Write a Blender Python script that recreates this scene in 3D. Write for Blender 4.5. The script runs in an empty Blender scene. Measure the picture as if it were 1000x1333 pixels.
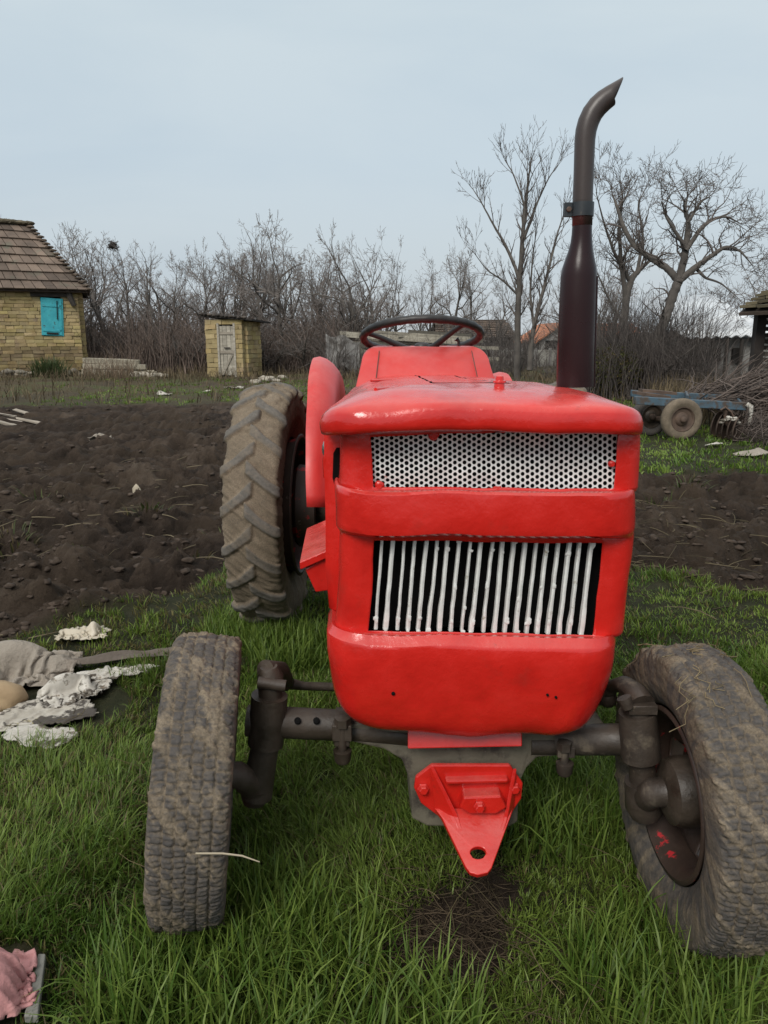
import bpy, math, random
import numpy as np
from math import radians, sin, cos, pi, tan
rng = np.random.default_rng(7)
random.seed(7)
scene = bpy.context.scene
COL = scene.collection

# ------------------------------------------------------------------ camera
CAM_H, PITCH, FPX = 1.45, radians(13), 1000.0
cam_d = bpy.data.cameras.new('camera'); cam = bpy.data.objects.new('camera', cam_d); COL.objects.link(cam)
cam.location = (0, 0, CAM_H); cam.rotation_euler = (pi/2 - PITCH, 0, 0)
cam_d.sensor_fit = 'VERTICAL'; cam_d.sensor_height = 36; cam_d.lens = 36*FPX/1333
cam_d.clip_start = .02; cam_d.clip_end = 3000
scene.camera = cam

def P(px, py, D):
    """survey helper: world point seen at photo pixel (px,py) at world distance D"""
    u = (px-500)/FPX; v = (666.5-py)/FPX
    dy = cos(PITCH)+v*sin(PITCH); dz = -sin(PITCH)+v*cos(PITCH); t = D/dy
    return np.array([u*t, D, CAM_H+dz*t])
def G(px, py):
    u = (px-500)/FPX; v = (666.5-py)/FPX
    dy = cos(PITCH)+v*sin(PITCH); dz = -sin(PITCH)+v*cos(PITCH); t = -CAM_H/dz
    return np.array([u*t, dy*t, 0.])
def mpp(py, D):
    v = (666.5-py)/FPX
    return D/(cos(PITCH)+v*sin(PITCH))/FPX

# ------------------------------------------------------------------ noise
def _h(i, j, s):
    n = (i.astype(np.int64)*374761393 + j.astype(np.int64)*668265263 + s*974711) & 0xffffffff
    n = ((n ^ (n >> 13))*1274126177) & 0xffffffff
    n = (n ^ (n >> 16)) & 0xffff
    return n/65535.0
def vn(x, y, s=0):
    x = np.asarray(x, float); y = np.asarray(y, float)
    i = np.floor(x).astype(np.int64); j = np.floor(y).astype(np.int64)
    f = x-i; g = y-j; f = f*f*f*(f*(f*6-15)+10); g = g*g*g*(g*(g*6-15)+10)
    return (_h(i, j, s)*(1-f)+_h(i+1, j, s)*f)*(1-g)+(_h(i, j+1, s)*(1-f)+_h(i+1, j+1, s)*f)*g
def fbm(x, y, o=4, s=0, gain=.5):
    a = 1; t = 0; n = 0
    for k in range(o):
        t = t+a*vn(x*2**k+k*17.3, y*2**k-k*9.1, s+k); n += a; a *= gain
    return t/n
def ridge(x, y, o=3, s=0):
    a = 1; t = 0; n = 0
    for k in range(o):
        t = t+a*(1-np.abs(2*vn(x*2**k+k*5.3, y*2**k+k*3.7, s+k)-1)); n += a; a *= .5
    return t/n
def sstep(a, b, x):
    t = np.clip((x-a)/(b-a), 0, 1); return t*t*(3-2*t)

def clodfield(x, y, cell, seed):
    """irregular domes, one per jittered cell"""
    u = x/cell; v = y/cell; i0 = np.floor(u).astype(np.int64); j0 = np.floor(v).astype(np.int64); h = np.zeros_like(u)
    for di in (-1, 0, 1):
        for dj in (-1, 0, 1):
            i = i0+di; j = j0+dj; a = _h(i, j, seed); b_ = _h(i, j, seed+1); r = .30+.55*_h(i, j, seed+2)**1.5; e = .6+.8*_h(i, j, seed+3); th = _h(i, j, seed+4)*6.28
            dx = u-(i+a); dy = v-(j+b_); p = dx*np.cos(th)+dy*np.sin(th); q = -dx*np.sin(th)+dy*np.cos(th)
            d = (p*p*e+q*q/e)/(r*r); h = np.maximum(h, np.where(d < 1, r*np.sqrt(np.maximum(0, 1-d))*(.6+.4*_h(i, j, seed+5)), 0))
    return h*cell
def facets(U, W, seed, n=22, span=1.2, p=1.):
    r_ = np.random.default_rng(seed); z = np.zeros_like(U)
    for k in range(n):
        a = r_.uniform(0, 2*pi); d = r_.uniform(-span, span); z = z+r_.uniform(-1, 1)*np.abs(np.cos(a)*U+np.sin(a)*W-d)**p
    z = z-z.mean(); return z/(np.abs(z).max()+1e-9)

# ------------------------------------------------------------------ mesh helpers
class MB:
    def __init__(s): s.v = []; s.f = []; s.c = []; s.n = 0
    def add(s, V, F, c=None):
        V = np.asarray(V, float).reshape(-1, 3); s.v.append(V)
        for a in F if isinstance(F, list) and len(F) and isinstance(F[0], np.ndarray) and F[0].ndim == 2 else [F]:
            if isinstance(a, np.ndarray): s.f.append(a+s.n)
            else:
                by = {}
                for q in a: by.setdefault(len(q), []).append(q)
                for q in by.values(): s.f.append(np.array(q, int)+s.n)
        c = np.ones(4) if c is None else np.asarray(c, float)
        if c.ndim == 1:
            cc = np.ones((len(V), 4)); cc[:, :len(c)] = c
        else:
            cc = np.ones((len(V), 4)); cc[:, :c.shape[1]] = c
        s.c.append(cc); s.n += len(V); return s
    def grid(s, Pts, wrap_u=False, wrap_v=False, skip=None, c=None):
        Pts = np.asarray(Pts, float); a, b = Pts.shape[:2]
        i = np.arange(a if wrap_u else a-1); j = np.arange(b if wrap_v else b-1)
        I, J = np.meshgrid(i, j, indexing='ij')
        if skip is not None:
            k = ~skip(I, J); I = I[k]; J = J[k]
        I = I.ravel(); J = J.ravel(); I2 = (I+1) % a; J2 = (J+1) % b
        F = np.stack([I*b+J, I2*b+J, I2*b+J2, I*b+J2], 1)
        return s.add(Pts.reshape(-1, 3), F, None if c is None else np.asarray(c).reshape(a*b, -1))
    def box(s, c, size, R=None, col=None, jit=0):
        x, y, z = np.asarray(size)/2
        V = np.array([[-x,-y,-z],[x,-y,-z],[x,y,-z],[-x,y,-z],[-x,-y,z],[x,-y,z],[x,y,z],[-x,y,z]])
        if jit: V = V+rng.uniform(-jit, jit, V.shape)
        if R is not None: V = V@np.asarray(R).T
        return s.add(V+np.asarray(c), np.array([[0,3,2,1],[4,5,6,7],[0,1,5,4],[1,2,6,5],[2,3,7,6],[3,0,4,7]]), col)
    def hexa(s, a, b, col=None):
        V = np.concatenate([a, b]); n = len(a)
        F = [tuple(range(n-1, -1, -1)), tuple(range(n, 2*n))]+[(i, (i+1) % n, n+(i+1) % n, n+i) for i in range(n)]
        return s.add(V, F, col)
    def tube(s, pts, rad, n=8, cap=True, col=None, ell=1.0):
        pts = np.asarray(pts, float); m = len(pts); rad = np.broadcast_to(np.asarray(rad, float), (m,))
        T = np.gradient(pts, axis=0); T /= np.linalg.norm(T, axis=1)[:, None]+1e-12
        ref = np.array([0, 0, 1.]) if abs(T[0, 2]) < .9 else np.array([1., 0, 0])
        N = np.empty_like(T); x = ref-T[0]*ref.dot(T[0]); N[0] = x/np.linalg.norm(x)
        for k in range(1, m):
            x = N[k-1]-T[k]*N[k-1].dot(T[k]); N[k] = x/(np.linalg.norm(x)+1e-12)
        B = np.cross(T, N); a = np.arange(n)*2*pi/n
        V = pts[:, None]+rad[:, None, None]*(np.cos(a)[None, :, None]*N[:, None]*ell+np.sin(a)[None, :, None]*B[:, None])
        s.grid(V, wrap_v=True, c=None if col is None else np.broadcast_to(col, (m, n, len(col))))
        if cap and n > 3:
            s.add(V[0], [tuple(range(n-1, -1, -1))], col); s.add(V[-1], [tuple(range(n))], col)
        return s
    def lathe(s, c, ax, prof, n=48, up=(0, 0, 1), skip=None):
        """prof: list of (axial, radius)"""
        ax = np.asarray(ax, float); ax /= np.linalg.norm(ax); up = np.asarray(up, float)
        if abs(ax.dot(up)) > .95: up = np.array([0, 1., 0])
        e2 = up-ax*up.dot(ax); e2 /= np.linalg.norm(e2); e1 = np.cross(e2, ax)
        a = np.arange(n)*2*pi/n; pr = np.asarray(prof, float)
        V = np.asarray(c)+pr[:, 0][:, None, None]*ax+pr[:, 1][:, None, None]*(np.cos(a)[None, :, None]*e1+np.sin(a)[None, :, None]*e2)
        return s.grid(V, wrap_v=True, skip=skip)
    def lump(s, c, size, seed=0, sub=3, rough=.35, freq=1.6, col=None, flat=-.6):
        V, F = ICO[sub]
        n = fbm(V[:, 0]*freq+seed*3.1+V[:, 2]*1.3, V[:, 1]*freq-seed*1.7+V[:, 2]*freq, 3, seed)-.5
        W = V*(1+rough*2*n)[:, None]; W[:, 2] = np.maximum(W[:, 2], flat)
        return s.add(W*np.asarray(size)+np.asarray(c), F, col)
    def arrays(s):
        return np.concatenate(s.v), s.f, np.concatenate(s.c)

def _ico(sub):
    import bmesh
    bm = bmesh.new(); bmesh.ops.create_icosphere(bm, subdivisions=sub, radius=1)
    V = np.array([v.co for v in bm.verts]); F = np.array([[v.index for v in f.verts] for f in bm.faces]); bm.free(); return V, F
ICO = {k: _ico(k) for k in (1, 2, 3, 4)}

def build(name, mb, mat, parent=None, smooth=True, sharp=None, solid=0, bevel=0, weld=False, origin=None, color=False):
    V, F, C = mb.arrays() if isinstance(mb, MB) else mb
    if origin is None:
        origin = np.zeros(3)
        q = parent
        while q is not None:
            origin = origin+np.array(q.location); q = q.parent
    V = V-np.asarray(origin)
    me = bpy.data.meshes.new(name)
    tot = np.concatenate([np.full(len(a), a.shape[1]) for a in F]); loops = np.concatenate([a.ravel() for a in F])
    me.vertices.add(len(V)); me.vertices.foreach_set('co', V.astype(np.float32).ravel())
    me.loops.add(len(loops)); me.loops.foreach_set('vertex_index', loops.astype(np.int32))
    me.polygons.add(len(tot)); st = np.concatenate([[0], np.cumsum(tot)[:-1]])
    me.polygons.foreach_set('loop_start', st.astype(np.int32)); me.polygons.foreach_set('loop_total', tot.astype(np.int32))
    at = me.color_attributes.new('Col', 'FLOAT_COLOR', 'POINT'); at.data.foreach_set('color', C.astype(np.float32).ravel())
    me.update(calc_edges=True); me.validate()
    me.polygons.foreach_set('use_smooth', np.full(len(me.polygons), bool(smooth)))
    if sharp is not None and smooth:
        try: me.set_sharp_from_angle(angle=radians(sharp))
        except Exception: pass
    me.materials.append(mat)
    o = bpy.data.objects.new(name, me); COL.objects.link(o)
    if parent is not None: o.parent = parent
    if weld: w = o.modifiers.new('weld', 'WELD'); w.merge_threshold = 1e-4
    if solid: m = o.modifiers.new('solid', 'SOLIDIFY'); m.thickness = solid; m.offset = 0
    if bevel:
        m = o.modifiers.new('bevel', 'BEVEL'); m.width = bevel; m.segments = 2; m.limit_method = 'ANGLE'; m.angle_limit = radians(35)
    return o
def thing(name, label, cat, loc=(0, 0, 0), group=None):
    o = bpy.data.objects.new(name, None); COL.objects.link(o); o.location = tuple(float(a) for a in loc); o.empty_display_size = .1
    return tag(o, label, cat, group)
def tag(o, label=None, cat=None, group=None, kind=None):
    if label: o['label'] = label
    if cat: o['category'] = cat
    if group: o['group'] = group
    if kind: o['kind'] = kind
    return o
def single(name, mb, mat, label, cat, loc, group=None, kind=None, **k):
    o = build(name, mb, mat, None, origin=loc, **k); o.location = tuple(float(a) for a in loc)
    return tag(o, label, cat, group, kind)

# ------------------------------------------------------------------ materials
def mat_new(name):
    m = bpy.data.materials.new(name); m.use_nodes = True; nt = m.node_tree
    b = nt.nodes['Principled BSDF']; return m, nt, b
def N(nt, t, **k):
    n = nt.nodes.new(t)
    for a, v in k.items():
        if a in n.inputs.keys(): n.inputs[a].default_value = v
        else: setattr(n, a, v)
    return n
def ramp(nt, fac, stops):
    r = nt.nodes.new('ShaderNodeValToRGB'); e = r.color_ramp.elements
    while len(e) < len(stops): e.new(.5)
    for k, (p, c) in enumerate(stops):
        e[k].position = p; e[k].color = (*c, 1) if len(c) == 3 else c
    nt.links.new(fac, r.inputs[0]); return r
def mix(nt, f, a, b, blend='MIX'):
    m = nt.nodes.new('ShaderNodeMix'); m.data_type = 'RGBA'; m.blend_type = blend
    for sock, val in ((m.inputs[0], f), (m.inputs[6], a), (m.inputs[7], b)):
        if hasattr(val, 'is_linked'): nt.links.new(val, sock)
        else: sock.default_value = val if not isinstance(val, tuple) else ((*val, 1) if len(val) == 3 else val)
    return m.outputs[2]
def noise(nt, scale, detail=6, rough=.55, dist=0, coord='Object', stretch=None):
    tc = nt.nodes.new('ShaderNodeTexCoord'); src = tc.outputs[coord]
    if stretch:
        mp = nt.nodes.new('ShaderNodeMapping'); mp.inputs['Scale'].default_value = stretch; nt.links.new(src, mp.inputs[0]); src = mp.outputs[0]
    n = N(nt, 'ShaderNodeTexNoise', Scale=scale, Detail=detail, Roughness=rough, Distortion=dist); nt.links.new(src, n.inputs['Vector'])
    return n.outputs['Fac']
def bump(nt, b, h, strength=.3, dist=.01):
    n = N(nt, 'ShaderNodeBump', Strength=strength, Distance=dist); nt.links.new(h, n.inputs['Height'])
    old = b.inputs['Normal'].links
    if old: nt.links.new(old[0].from_socket, n.inputs['Normal'])
    nt.links.new(n.outputs[0], b.inputs['Normal'])
def stdmat(name, stops, scale=8, rough=.8, metal=0, bumps=(), spots=None, vcol=False, detail=6, spec=.5, stretch=None, rr=None, coat=0):
    m, nt, b = mat_new(name)
    c = ramp(nt, noise(nt, scale, detail, stretch=stretch), stops).outputs[0]
    if spots:
        for sc, lo, hi, colr in spots:
            f = ramp(nt, noise(nt, sc, 8, .65), [(lo, (0, 0, 0)), (hi, (1, 1, 1))]).outputs[0]
            c = mix(nt, f, c, colr)
    if vcol:
        a = N(nt, 'ShaderNodeAttribute', attribute_name='Col'); c = mix(nt, 1.0, c, a.outputs['Color'], 'MULTIPLY')
    nt.links.new(c, b.inputs['Base Color']); b.inputs['Roughness'].default_value = rough; b.inputs['Metallic'].default_value = metal
    b.inputs['Specular IOR Level'].default_value = spec; b.inputs['Coat Weight'].default_value = coat; b.inputs['Coat Roughness'].default_value = .07
    if rr:
        r = ramp(nt, noise(nt, rr[0], 5), [(.3, (rr[1],)*3), (.7, (rr[2],)*3)]); nt.links.new(r.outputs[0], b.inputs['Roughness'])
    for sc, st, ds in bumps: bump(nt, b, noise(nt, sc, 8, .6), st, ds)
    return m

M = {}
M['red'] = stdmat('red_paint', [(.25, (.46, .012, .009)), (.5, (.58, .016, .011)), (.75, (.64, .022, .016))], 9, .3, spots=[(26, .66, .76, (.30, .010, .008)), (70, .72, .76, (.09, .012, .010)), (5, .60, .80, (.40, .026, .018)), (3, .66, .82, (.34, .03, .02))],
                  bumps=[(4.5, .40, .02), (24, .10, .006), (80, .07, .003), (240, .05, .002)], rr=(9, .14, .34), spec=.55, coat=.3)
def age(m, dust_sheen, df, wear):
    nt = m.node_tree; b = nt.nodes['Principled BSDF']; src = b.inputs['Base Color'].links[0].from_socket
    g = nt.nodes.new('ShaderNodeNewGeometry'); x = nt.nodes.new('ShaderNodeSeparateXYZ'); nt.links.new(g.outputs['Normal'], x.inputs[0])
    up = ramp(nt, x.outputs['Z'], [(.35, (0, 0, 0)), (.95, (1, 1, 1))]).outputs[0]; n_ = ramp(nt, noise(nt, 11, 8, .7), [(.35, (.15,)*3), (.72, (1, 1, 1))]).outputs[0]
    f = mix(nt, 1., up, n_, 'MULTIPLY'); f = mix(nt, 1., f, (df,)*3, 'MULTIPLY'); c = mix(nt, f, src, dust_sheen)  # upward faces paled: sky reflection painted in together with dust
    p_ = ramp(nt, g.outputs['Pointiness'], [(.515, (0, 0, 0)), (.56, (1, 1, 1))]).outputs[0]; w_ = ramp(nt, noise(nt, 55, 6, .7), [(.56, (0, 0, 0)), (.66, (.22,)*3)]).outputs[0]
    c = mix(nt, mix(nt, 1., p_, w_, 'MULTIPLY'), c, wear); nt.links.new(c, b.inputs['Base Color'])
age(M['red'], (.60, .20, .17), .45, (.16, .018, .014))
M['red_dull'] = stdmat('red_primer_paint', [(.3, (.50, .02, .02)), (.7, (.62, .035, .03))], 5, .42, spots=[(40, .72, .78, (.2, .012, .01))], bumps=[(30, .12, .006)], rr=(7, .35, .5))
age(M['red_dull'], (.62, .24, .21), .4, (.2, .02, .016))
M['white'] = stdmat('white_grille_paint', [(.3, (.55, .55, .52)), (.7, (.78, .78, .75))], 30, .4, spots=[(34, .62, .72, (.30, .27, .20)), (70, .72, .76, (.5, .03, .02)), (50, .70, .74, (.16, .12, .08))], bumps=[(120, .3, .003)])
M['mesh'] = stdmat('white_mesh_paint', [(.3, (.62, .63, .61)), (.7, (.8, .8, .78))], 20, .4, spots=[(15, .62, .72, (.42, .38, .28)), (28, .68, .74, (.45, .12, .09))], bumps=[(160, .15, .002)])
M['black'] = stdmat('black_void', [(.3, (.004, .004, .004)), (.7, (.008, .008, .008))], 10, .9, spec=.1)
M['maroon'] = stdmat('maroon_exhaust_paint', [(.3, (.014, .0045, .005)), (.7, (.024, .008, .009))], 7, .2, spots=[(90, .74, .77, (.22, .18, .17))], bumps=[(70, .04, .003)], rr=(8, .2, .36), stretch=(1, 1, .3), spec=.3)
M['pipe'] = stdmat('grey_brown_pipe', [(.3, (.036, .026, .023)), (.7, (.058, .043, .038))], 6, .38, bumps=[(90, .06, .003)], stretch=(1, 1, .3))
M['clampm'] = stdmat('dark_clamp_metal', [(.3, (.014, .018, .020)), (.7, (.03, .035, .04))], 30, .4, spots=[(60, .62, .7, (.12, .10, .07))])
M['iron'] = stdmat('greasy_iron', [(.3, (.022, .016, .012)), (.7, (.065, .048, .036))], 12, .6, spots=[(14, .56, .68, (.12, .095, .068)), (60, .66, .74, (.17, .13, .085))], bumps=[(50, .4, .006), (160, .25, .003)], rr=(14, .4, .8))
M['iron_dark'] = stdmat('black_greasy_iron', [(.3, (.022, .016, .011)), (.7, (.060, .043, .030))], 14, .5, spots=[(22, .6, .72, (.075, .058, .042))], bumps=[(50, .4, .006)], rr=(14, .35, .75))
M['cast'] = stdmat('dirty_cast_metal', [(.3, (.085, .072, .052)), (.7, (.17, .148, .108))], 9, .65, spots=[(14, .52, .66, (.05, .04, .032)), (40, .64, .7, (.22, .19, .15))], bumps=[(70, .4, .005)])
M['rim'] = stdmat('muddy_brown_rim', [(.3, (.032, .020, .015)), (.7, (.062, .038, .028))], 10, .55, spots=[(9, .59, .62, (.42, .02, .025)), (16, .66, .72, (.19, .16, .12)), (40, .66, .72, (.03, .022, .018))], bumps=[(50, .3, .005)])
M['steer'] = stdmat('worn_black_plastic', [(.3, (.012, .011, .010)), (.7, (.022, .019, .018))], 20, .45, spots=[(50, .6, .7, (.05, .04, .033))], bumps=[(120, .2, .003)])
M['glint'] = stdmat('glint_metal', [(.3, (.35, .34, .33)), (.7, (.75, .74, .72))], 30, .25, metal=.9, bumps=[(80, .4, .004)])  # bright metal for the added highlight lump on the hood side
M['vinyl'] = stdmat('black_seat_vinyl', [(.3, (.015, .015, .015)), (.7, (.03, .03, .03))], 12, .5)

def tyre_mat(name, rub, mud, mud2, lo, hi):
    m, nt, b = mat_new(name)
    a = N(nt, 'ShaderNodeAttribute', attribute_name='Col'); sp = nt.nodes.new('ShaderNodeSeparateColor'); nt.links.new(a.outputs['Color'], sp.inputs[0])
    n1 = noise(nt, 60, 8, .7); n2 = noise(nt, 11, 7, .65)
    add = nt.nodes.new('ShaderNodeMath'); add.operation = 'MULTIPLY_ADD'; nt.links.new(n1, add.inputs[0]); add.inputs[1].default_value = .55; nt.links.new(sp.outputs[0], add.inputs[2])
    f = ramp(nt, add.outputs[0], [(lo, (0, 0, 0)), (hi, (1, 1, 1))]).outputs[0]
    rubc = ramp(nt, n1, [(.3, rub), (.75, tuple(c*1.9 for c in rub))]).outputs[0]
    mudc = ramp(nt, n2, [(.3, mud), (.5, mud2), (.72, tuple(c*.55 for c in mud))]).outputs[0]
    fine = ramp(nt, noise(nt, 220, 3), [(.35, (.7, .7, .7)), (.65, (1.15, 1.12, 1.05))]).outputs[0]
    mudc = mix(nt, 1.0, mudc, fine, 'MULTIPLY')
    nt.links.new(mix(nt, f, rubc, mudc), b.inputs['Base Color']); b.inputs['Roughness'].default_value = .85; b.inputs['Specular IOR Level'].default_value = .3
    bump(nt, b, noise(nt, 45, 8, .7), .5, .006); bump(nt, b, noise(nt, 200, 4), .4, .003)
    return m
M['tyre'] = tyre_mat('muddy_tyre_rubber', (.050, .045, .042), (.225, .184, .138), (.165, .132, .096), .34, .92)
M['tyre_r'] = tyre_mat('dusty_tractor_tyre_rubber', (.085, .077, .067), (.230, .185, .138), (.170, .135, .098), .46, .86)

def leaf_mat(name, spec=.35, rough=.5, tl=.35):
    m, nt, b = mat_new(name)
    a = N(nt, 'ShaderNodeAttribute', attribute_name='Col')
    nt.links.new(a.outputs['Color'], b.inputs['Base Color']); b.inputs['Roughness'].default_value = rough; b.inputs['Specular IOR Level'].default_value = spec
    t = nt.nodes.new('ShaderNodeBsdfTranslucent'); nt.links.new(a.outputs['Color'], t.inputs['Color'])
    mx = nt.nodes.new('ShaderNodeMixShader'); mx.inputs[0].default_value = tl
    nt.links.new(b.outputs[0], mx.inputs[1]); nt.links.new(t.outputs[0], mx.inputs[2]); nt.links.new(mx.outputs[0], nt.nodes['Material Output'].inputs[0])
    return m
M['grass'] = leaf_mat('grass_blades')
M['straw'] = leaf_mat('dry_straw', .2, .8, .2)
M['bark'] = stdmat('grey_bark', [(.3, (.060, .052, .046)), (.7, (.13, .115, .10))], 3, .95, bumps=[(30, .6, .02)], vcol=True)
M['twig'] = stdmat('bare_twigs', [(.3, (.075, .062, .055)), (.7, (.13, .108, .095))], 1.2, .95, vcol=True)
M['twig_far'] = stdmat('hazy_far_twigs', [(.3, (.145, .124, .112)), (.7, (.21, .184, .166))], 1.2, .95, vcol=True)  # paler copy of the near twigs: aerial haze put into the colour
M['adobe'] = stdmat('adobe_brick', [(.3, (.29, .215, .100)), (.7, (.42, .335, .175))], 3, .95, bumps=[(18, .6, .02)], vcol=True, spots=[(2.2, .58, .7, (.27, .20, .12))])
M['tile'] = stdmat('weathered_roof_tile', [(.3, (.105, .078, .060)), (.7, (.185, .135, .102))], 2, .9, bumps=[(14, .5, .02)], vcol=True, spots=[(1.5, .55, .68, (.12, .11, .08))])
M['cyan'] = stdmat('cyan_peeling_paint', [(.3, (.025, .29, .35)), (.7, (.05, .40, .45))], 4, .6, spots=[(7, .60, .66, (.05, .08, .08)), (3, .6, .7, (.10, .30, .32))], bumps=[(12, .6, .02)])
M['wood'] = stdmat('weathered_grey_wood', [(.3, (.27, .24, .195)), (.7, (.48, .44, .37))], 4, .9, bumps=[(30, .4, .01)], vcol=True, stretch=(1, 1, 4))
M['wood_dark'] = stdmat('dark_old_wood', [(.3, (.025, .021, .018)), (.7, (.06, .05, .042))], 5, .9, bumps=[(30, .4, .01)], vcol=True)
M['stone'] = stdmat('pale_stone', [(.3, (.22, .19, .15)), (.7, (.42, .38, .31))], 5, .95, bumps=[(20, .6, .02)], vcol=True)
M['plaster'] = stdmat('grey_patchy_plaster', [(.3, (.16, .15, .14)), (.7, (.34, .33, .31))], 1.2, .95, bumps=[(12, .5, .02)], vcol=True, spots=[(.9, .52, .6, (.09, .08, .07))])
M['orange'] = stdmat('orange_clay_tiles', [(.3, (.30, .105, .05)), (.7, (.42, .17, .085))], 2, .9, bumps=[(10, .5, .03)], vcol=True)
M['sheet'] = stdmat('pale_metal_roof_sheet', [(.3, (.55, .57, .59)), (.7, (.75, .77, .78))], 1.5, .5, spots=[(2.5, .6, .68, (.3, .3, .3))])
M['blue'] = stdmat('faded_blue_steel', [(.3, (.045, .085, .115)), (.7, (.075, .125, .165))], 6, .6, spots=[(7, .46, .58, (.07, .052, .04))])
M['rust'] = stdmat('rusty_steel', [(.3, (.06, .04, .03)), (.7, (.13, .085, .06))], 9, .8, bumps=[(40, .4, .01)])
M['sack'] = stdmat('dirty_woven_sack', [(.3, (.20, .17, .135)), (.7, (.34, .30, .25))], 7, .85, bumps=[(14, .8, .03), (50, .4, .008), (300, .2, .002)], spots=[(9, .58, .72, (.14, .11, .085))])
M['paper'] = stdmat('dirty_white_sheet', [(.3, (.32, .295, .25)), (.7, (.58, .55, .49))], 16, .8, bumps=[(60, .5, .006)], spots=[(11, .52, .58, (.085, .07, .052)), (30, .58, .68, (.18, .145, .105))])
M['paper_y'] = stdmat('torn_printed_bag', [(.3, (.30, .27, .22)), (.7, (.48, .45, .39))], 12, .8, bumps=[(60, .5, .006)], spots=[(5, .54, .57, (.42, .35, .11)), (9, .50, .55, (.06, .05, .04))])
M['bag'] = stdmat('cream_plastic_bag', [(.3, (.40, .35, .26)), (.7, (.56, .50, .40))], 12, .5, bumps=[(40, .5, .006)], spots=[(8, .66, .72, (.25, .36, .48)), (11, .70, .74, (.5, .30, .10))])
M['barkp'] = stdmat('rotten_plank', [(.3, (.085, .068, .055)), (.7, (.16, .132, .108))], 12, .95, bumps=[(40, .7, .01)], stretch=(.4, 1, 1))
M['pink'] = stdmat('dusty_pink_cloth', [(.3, (.42, .19, .185)), (.7, (.55, .27, .26))], 9, .9, bumps=[(500, .2, .001), (30, .3, .006), (11, .7, .02)], spots=[(14, .62, .74, (.30, .17, .12))])
M['slab'] = stdmat('grey_board', [(.3, (.13, .13, .115)), (.7, (.20, .195, .17))], 20, .9, bumps=[(90, .4, .004)])
M['clod'] = stdmat('wet_soil_clods', [(.3, (.030, .021, .0155)), (.7, (.085, .062, .046))], 14, .9, bumps=[(25, .8, .02), (90, .5, .006)], spec=.3)
M['ochre'] = stdmat('ochre_stone', [(.3, (.26, .18, .10)), (.7, (.40, .29, .17))], 9, .9, bumps=[(40, .5, .006)])

# ------------------------------------------------------------------ ground
def soil_mask(x, y):
    e = (fbm(x*1.1, y*1.1, 3, 11)-.5)*1.1
    near = np.interp(x, [-6, -3, -1.84, -1.2, -.9, -.3, .8, 1.5, 2.2, 3.5, 8], [3.1, 3.2, 3.5, 4.3, 4.8, 5.6, 5.6, 4.75, 4.3, 4.0, 4.0])
    far = np.interp(x, [-8, -5, -.6, .4, 1.2, 3, 5, 9], [16.0, 16.6, 17, 15, 8.5, 8.3, 7.6, 7.0])
    return sstep(-.12, .18, y-near+e*.45)*sstep(-.3, .5, far-y+e*1.2)
def bare_mask(x, y):
    d1 = np.hypot((x-.17)/.17, (y-1.60)/.17); d2 = np.hypot((x-.29)/.09, (y-1.80)/.16)
    n = (fbm(x*9, y*9, 3, 5)-.5)*.9
    return np.maximum(1-sstep(.6, 1.15, d1+n), 1-sstep(.5, 1.1, d2+n))
def relief(x, y):
    w = x+.10*(fbm(x*5, y*5, 3, 141)-.5)*2; v = y+.10*(fbm(x*5+9, y*5, 3, 142)-.5)*2
    sw = (ridge(w*.9-v*.5, v*1.5+w*.3, 3, 21)-.55)*.16
    amt = .25+.9*sstep(.38, .62, fbm(x*.8, y*.8, 3, 151))
    c1 = clodfield(w, v, .30, 200)*.45*amt; c2 = clodfield(w+3.3, v, .15, 300)*.62; c3 = clodfield(w, v+1.7, .075, 400)*.5
    return sw, np.maximum(c1, c2)+.5*c3+(fbm(w*8, v*10, 5, 31, .75)-.5)*.15+(ridge(w*11, v*15, 3, 33)-.55)*.045-.06
def gz(x, y):
    x = np.asarray(x, float); y = np.asarray(y, float)
    S = soil_mask(x, y)
    base = (fbm(x*.5, y*.5, 3, 3)-.5)*.07*sstep(2.2, 6, y)+(fbm(x*6, y*6, 3, 9)-.5)*.03
    fur = .075*np.sin((y-.35*x+.35*fbm(x*.4, y*.4, 2, 8)*3)*2*pi/.62)
    sw, c_ = relief(x, y); cl = sw+c_
    rd_ = np.hypot(x-4.4, y-3.4)
    for r0_ in (2.0, 2.45):
        k_ = np.exp(-((rd_-r0_)/.11)**2); cl = cl*(1-.75*k_)-.075*k_+.03*np.exp(-((rd_-r0_-.19)/.08)**2)+.02*k_*np.sin(np.arctan2(y-3.4, x-4.4)*r0_*2*pi/.16)
    far = -.02+.0*y
    return base+S*(cl+fur-.02)*sstep(20, 12, y) + (1-S)*sstep(17, 19, y)*(fbm(x*1.3, y*1.3, 3, 71)-.5)*.16
ys = [-60, -20, -6, -2, 0, .6]; y_ = 1.0
while y_ < 60: ys.append(y_); y_ += max(.02, y_*y_/1700)
ys += [70, 90, 130, 200, 400, 900, 2000]
xs = list(np.arange(0, 2.6, .022)); x_ = 2.6
while x_ < 30: xs.append(x_); x_ += .022+(x_-2.6)*.012
xs += [40, 60, 100, 200, 500, 2000]; xs = np.array([-a for a in xs[:0:-1]]+xs); ys = np.array(ys)
X, Y = np.meshgrid(xs, ys, indexing='ij')
Z = gz(X, Y)
Z = np.where((np.abs(X) > 32) | (Y > 60) | (Y < .5), 0, Z)
S = soil_mask(X, Y); BR = bare_mask(X, Y)
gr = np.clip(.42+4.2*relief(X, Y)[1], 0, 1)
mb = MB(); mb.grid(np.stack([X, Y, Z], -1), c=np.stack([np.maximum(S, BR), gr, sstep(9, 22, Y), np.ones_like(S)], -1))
gm, nt, b = mat_new('ground_soil_and_turf')
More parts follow.
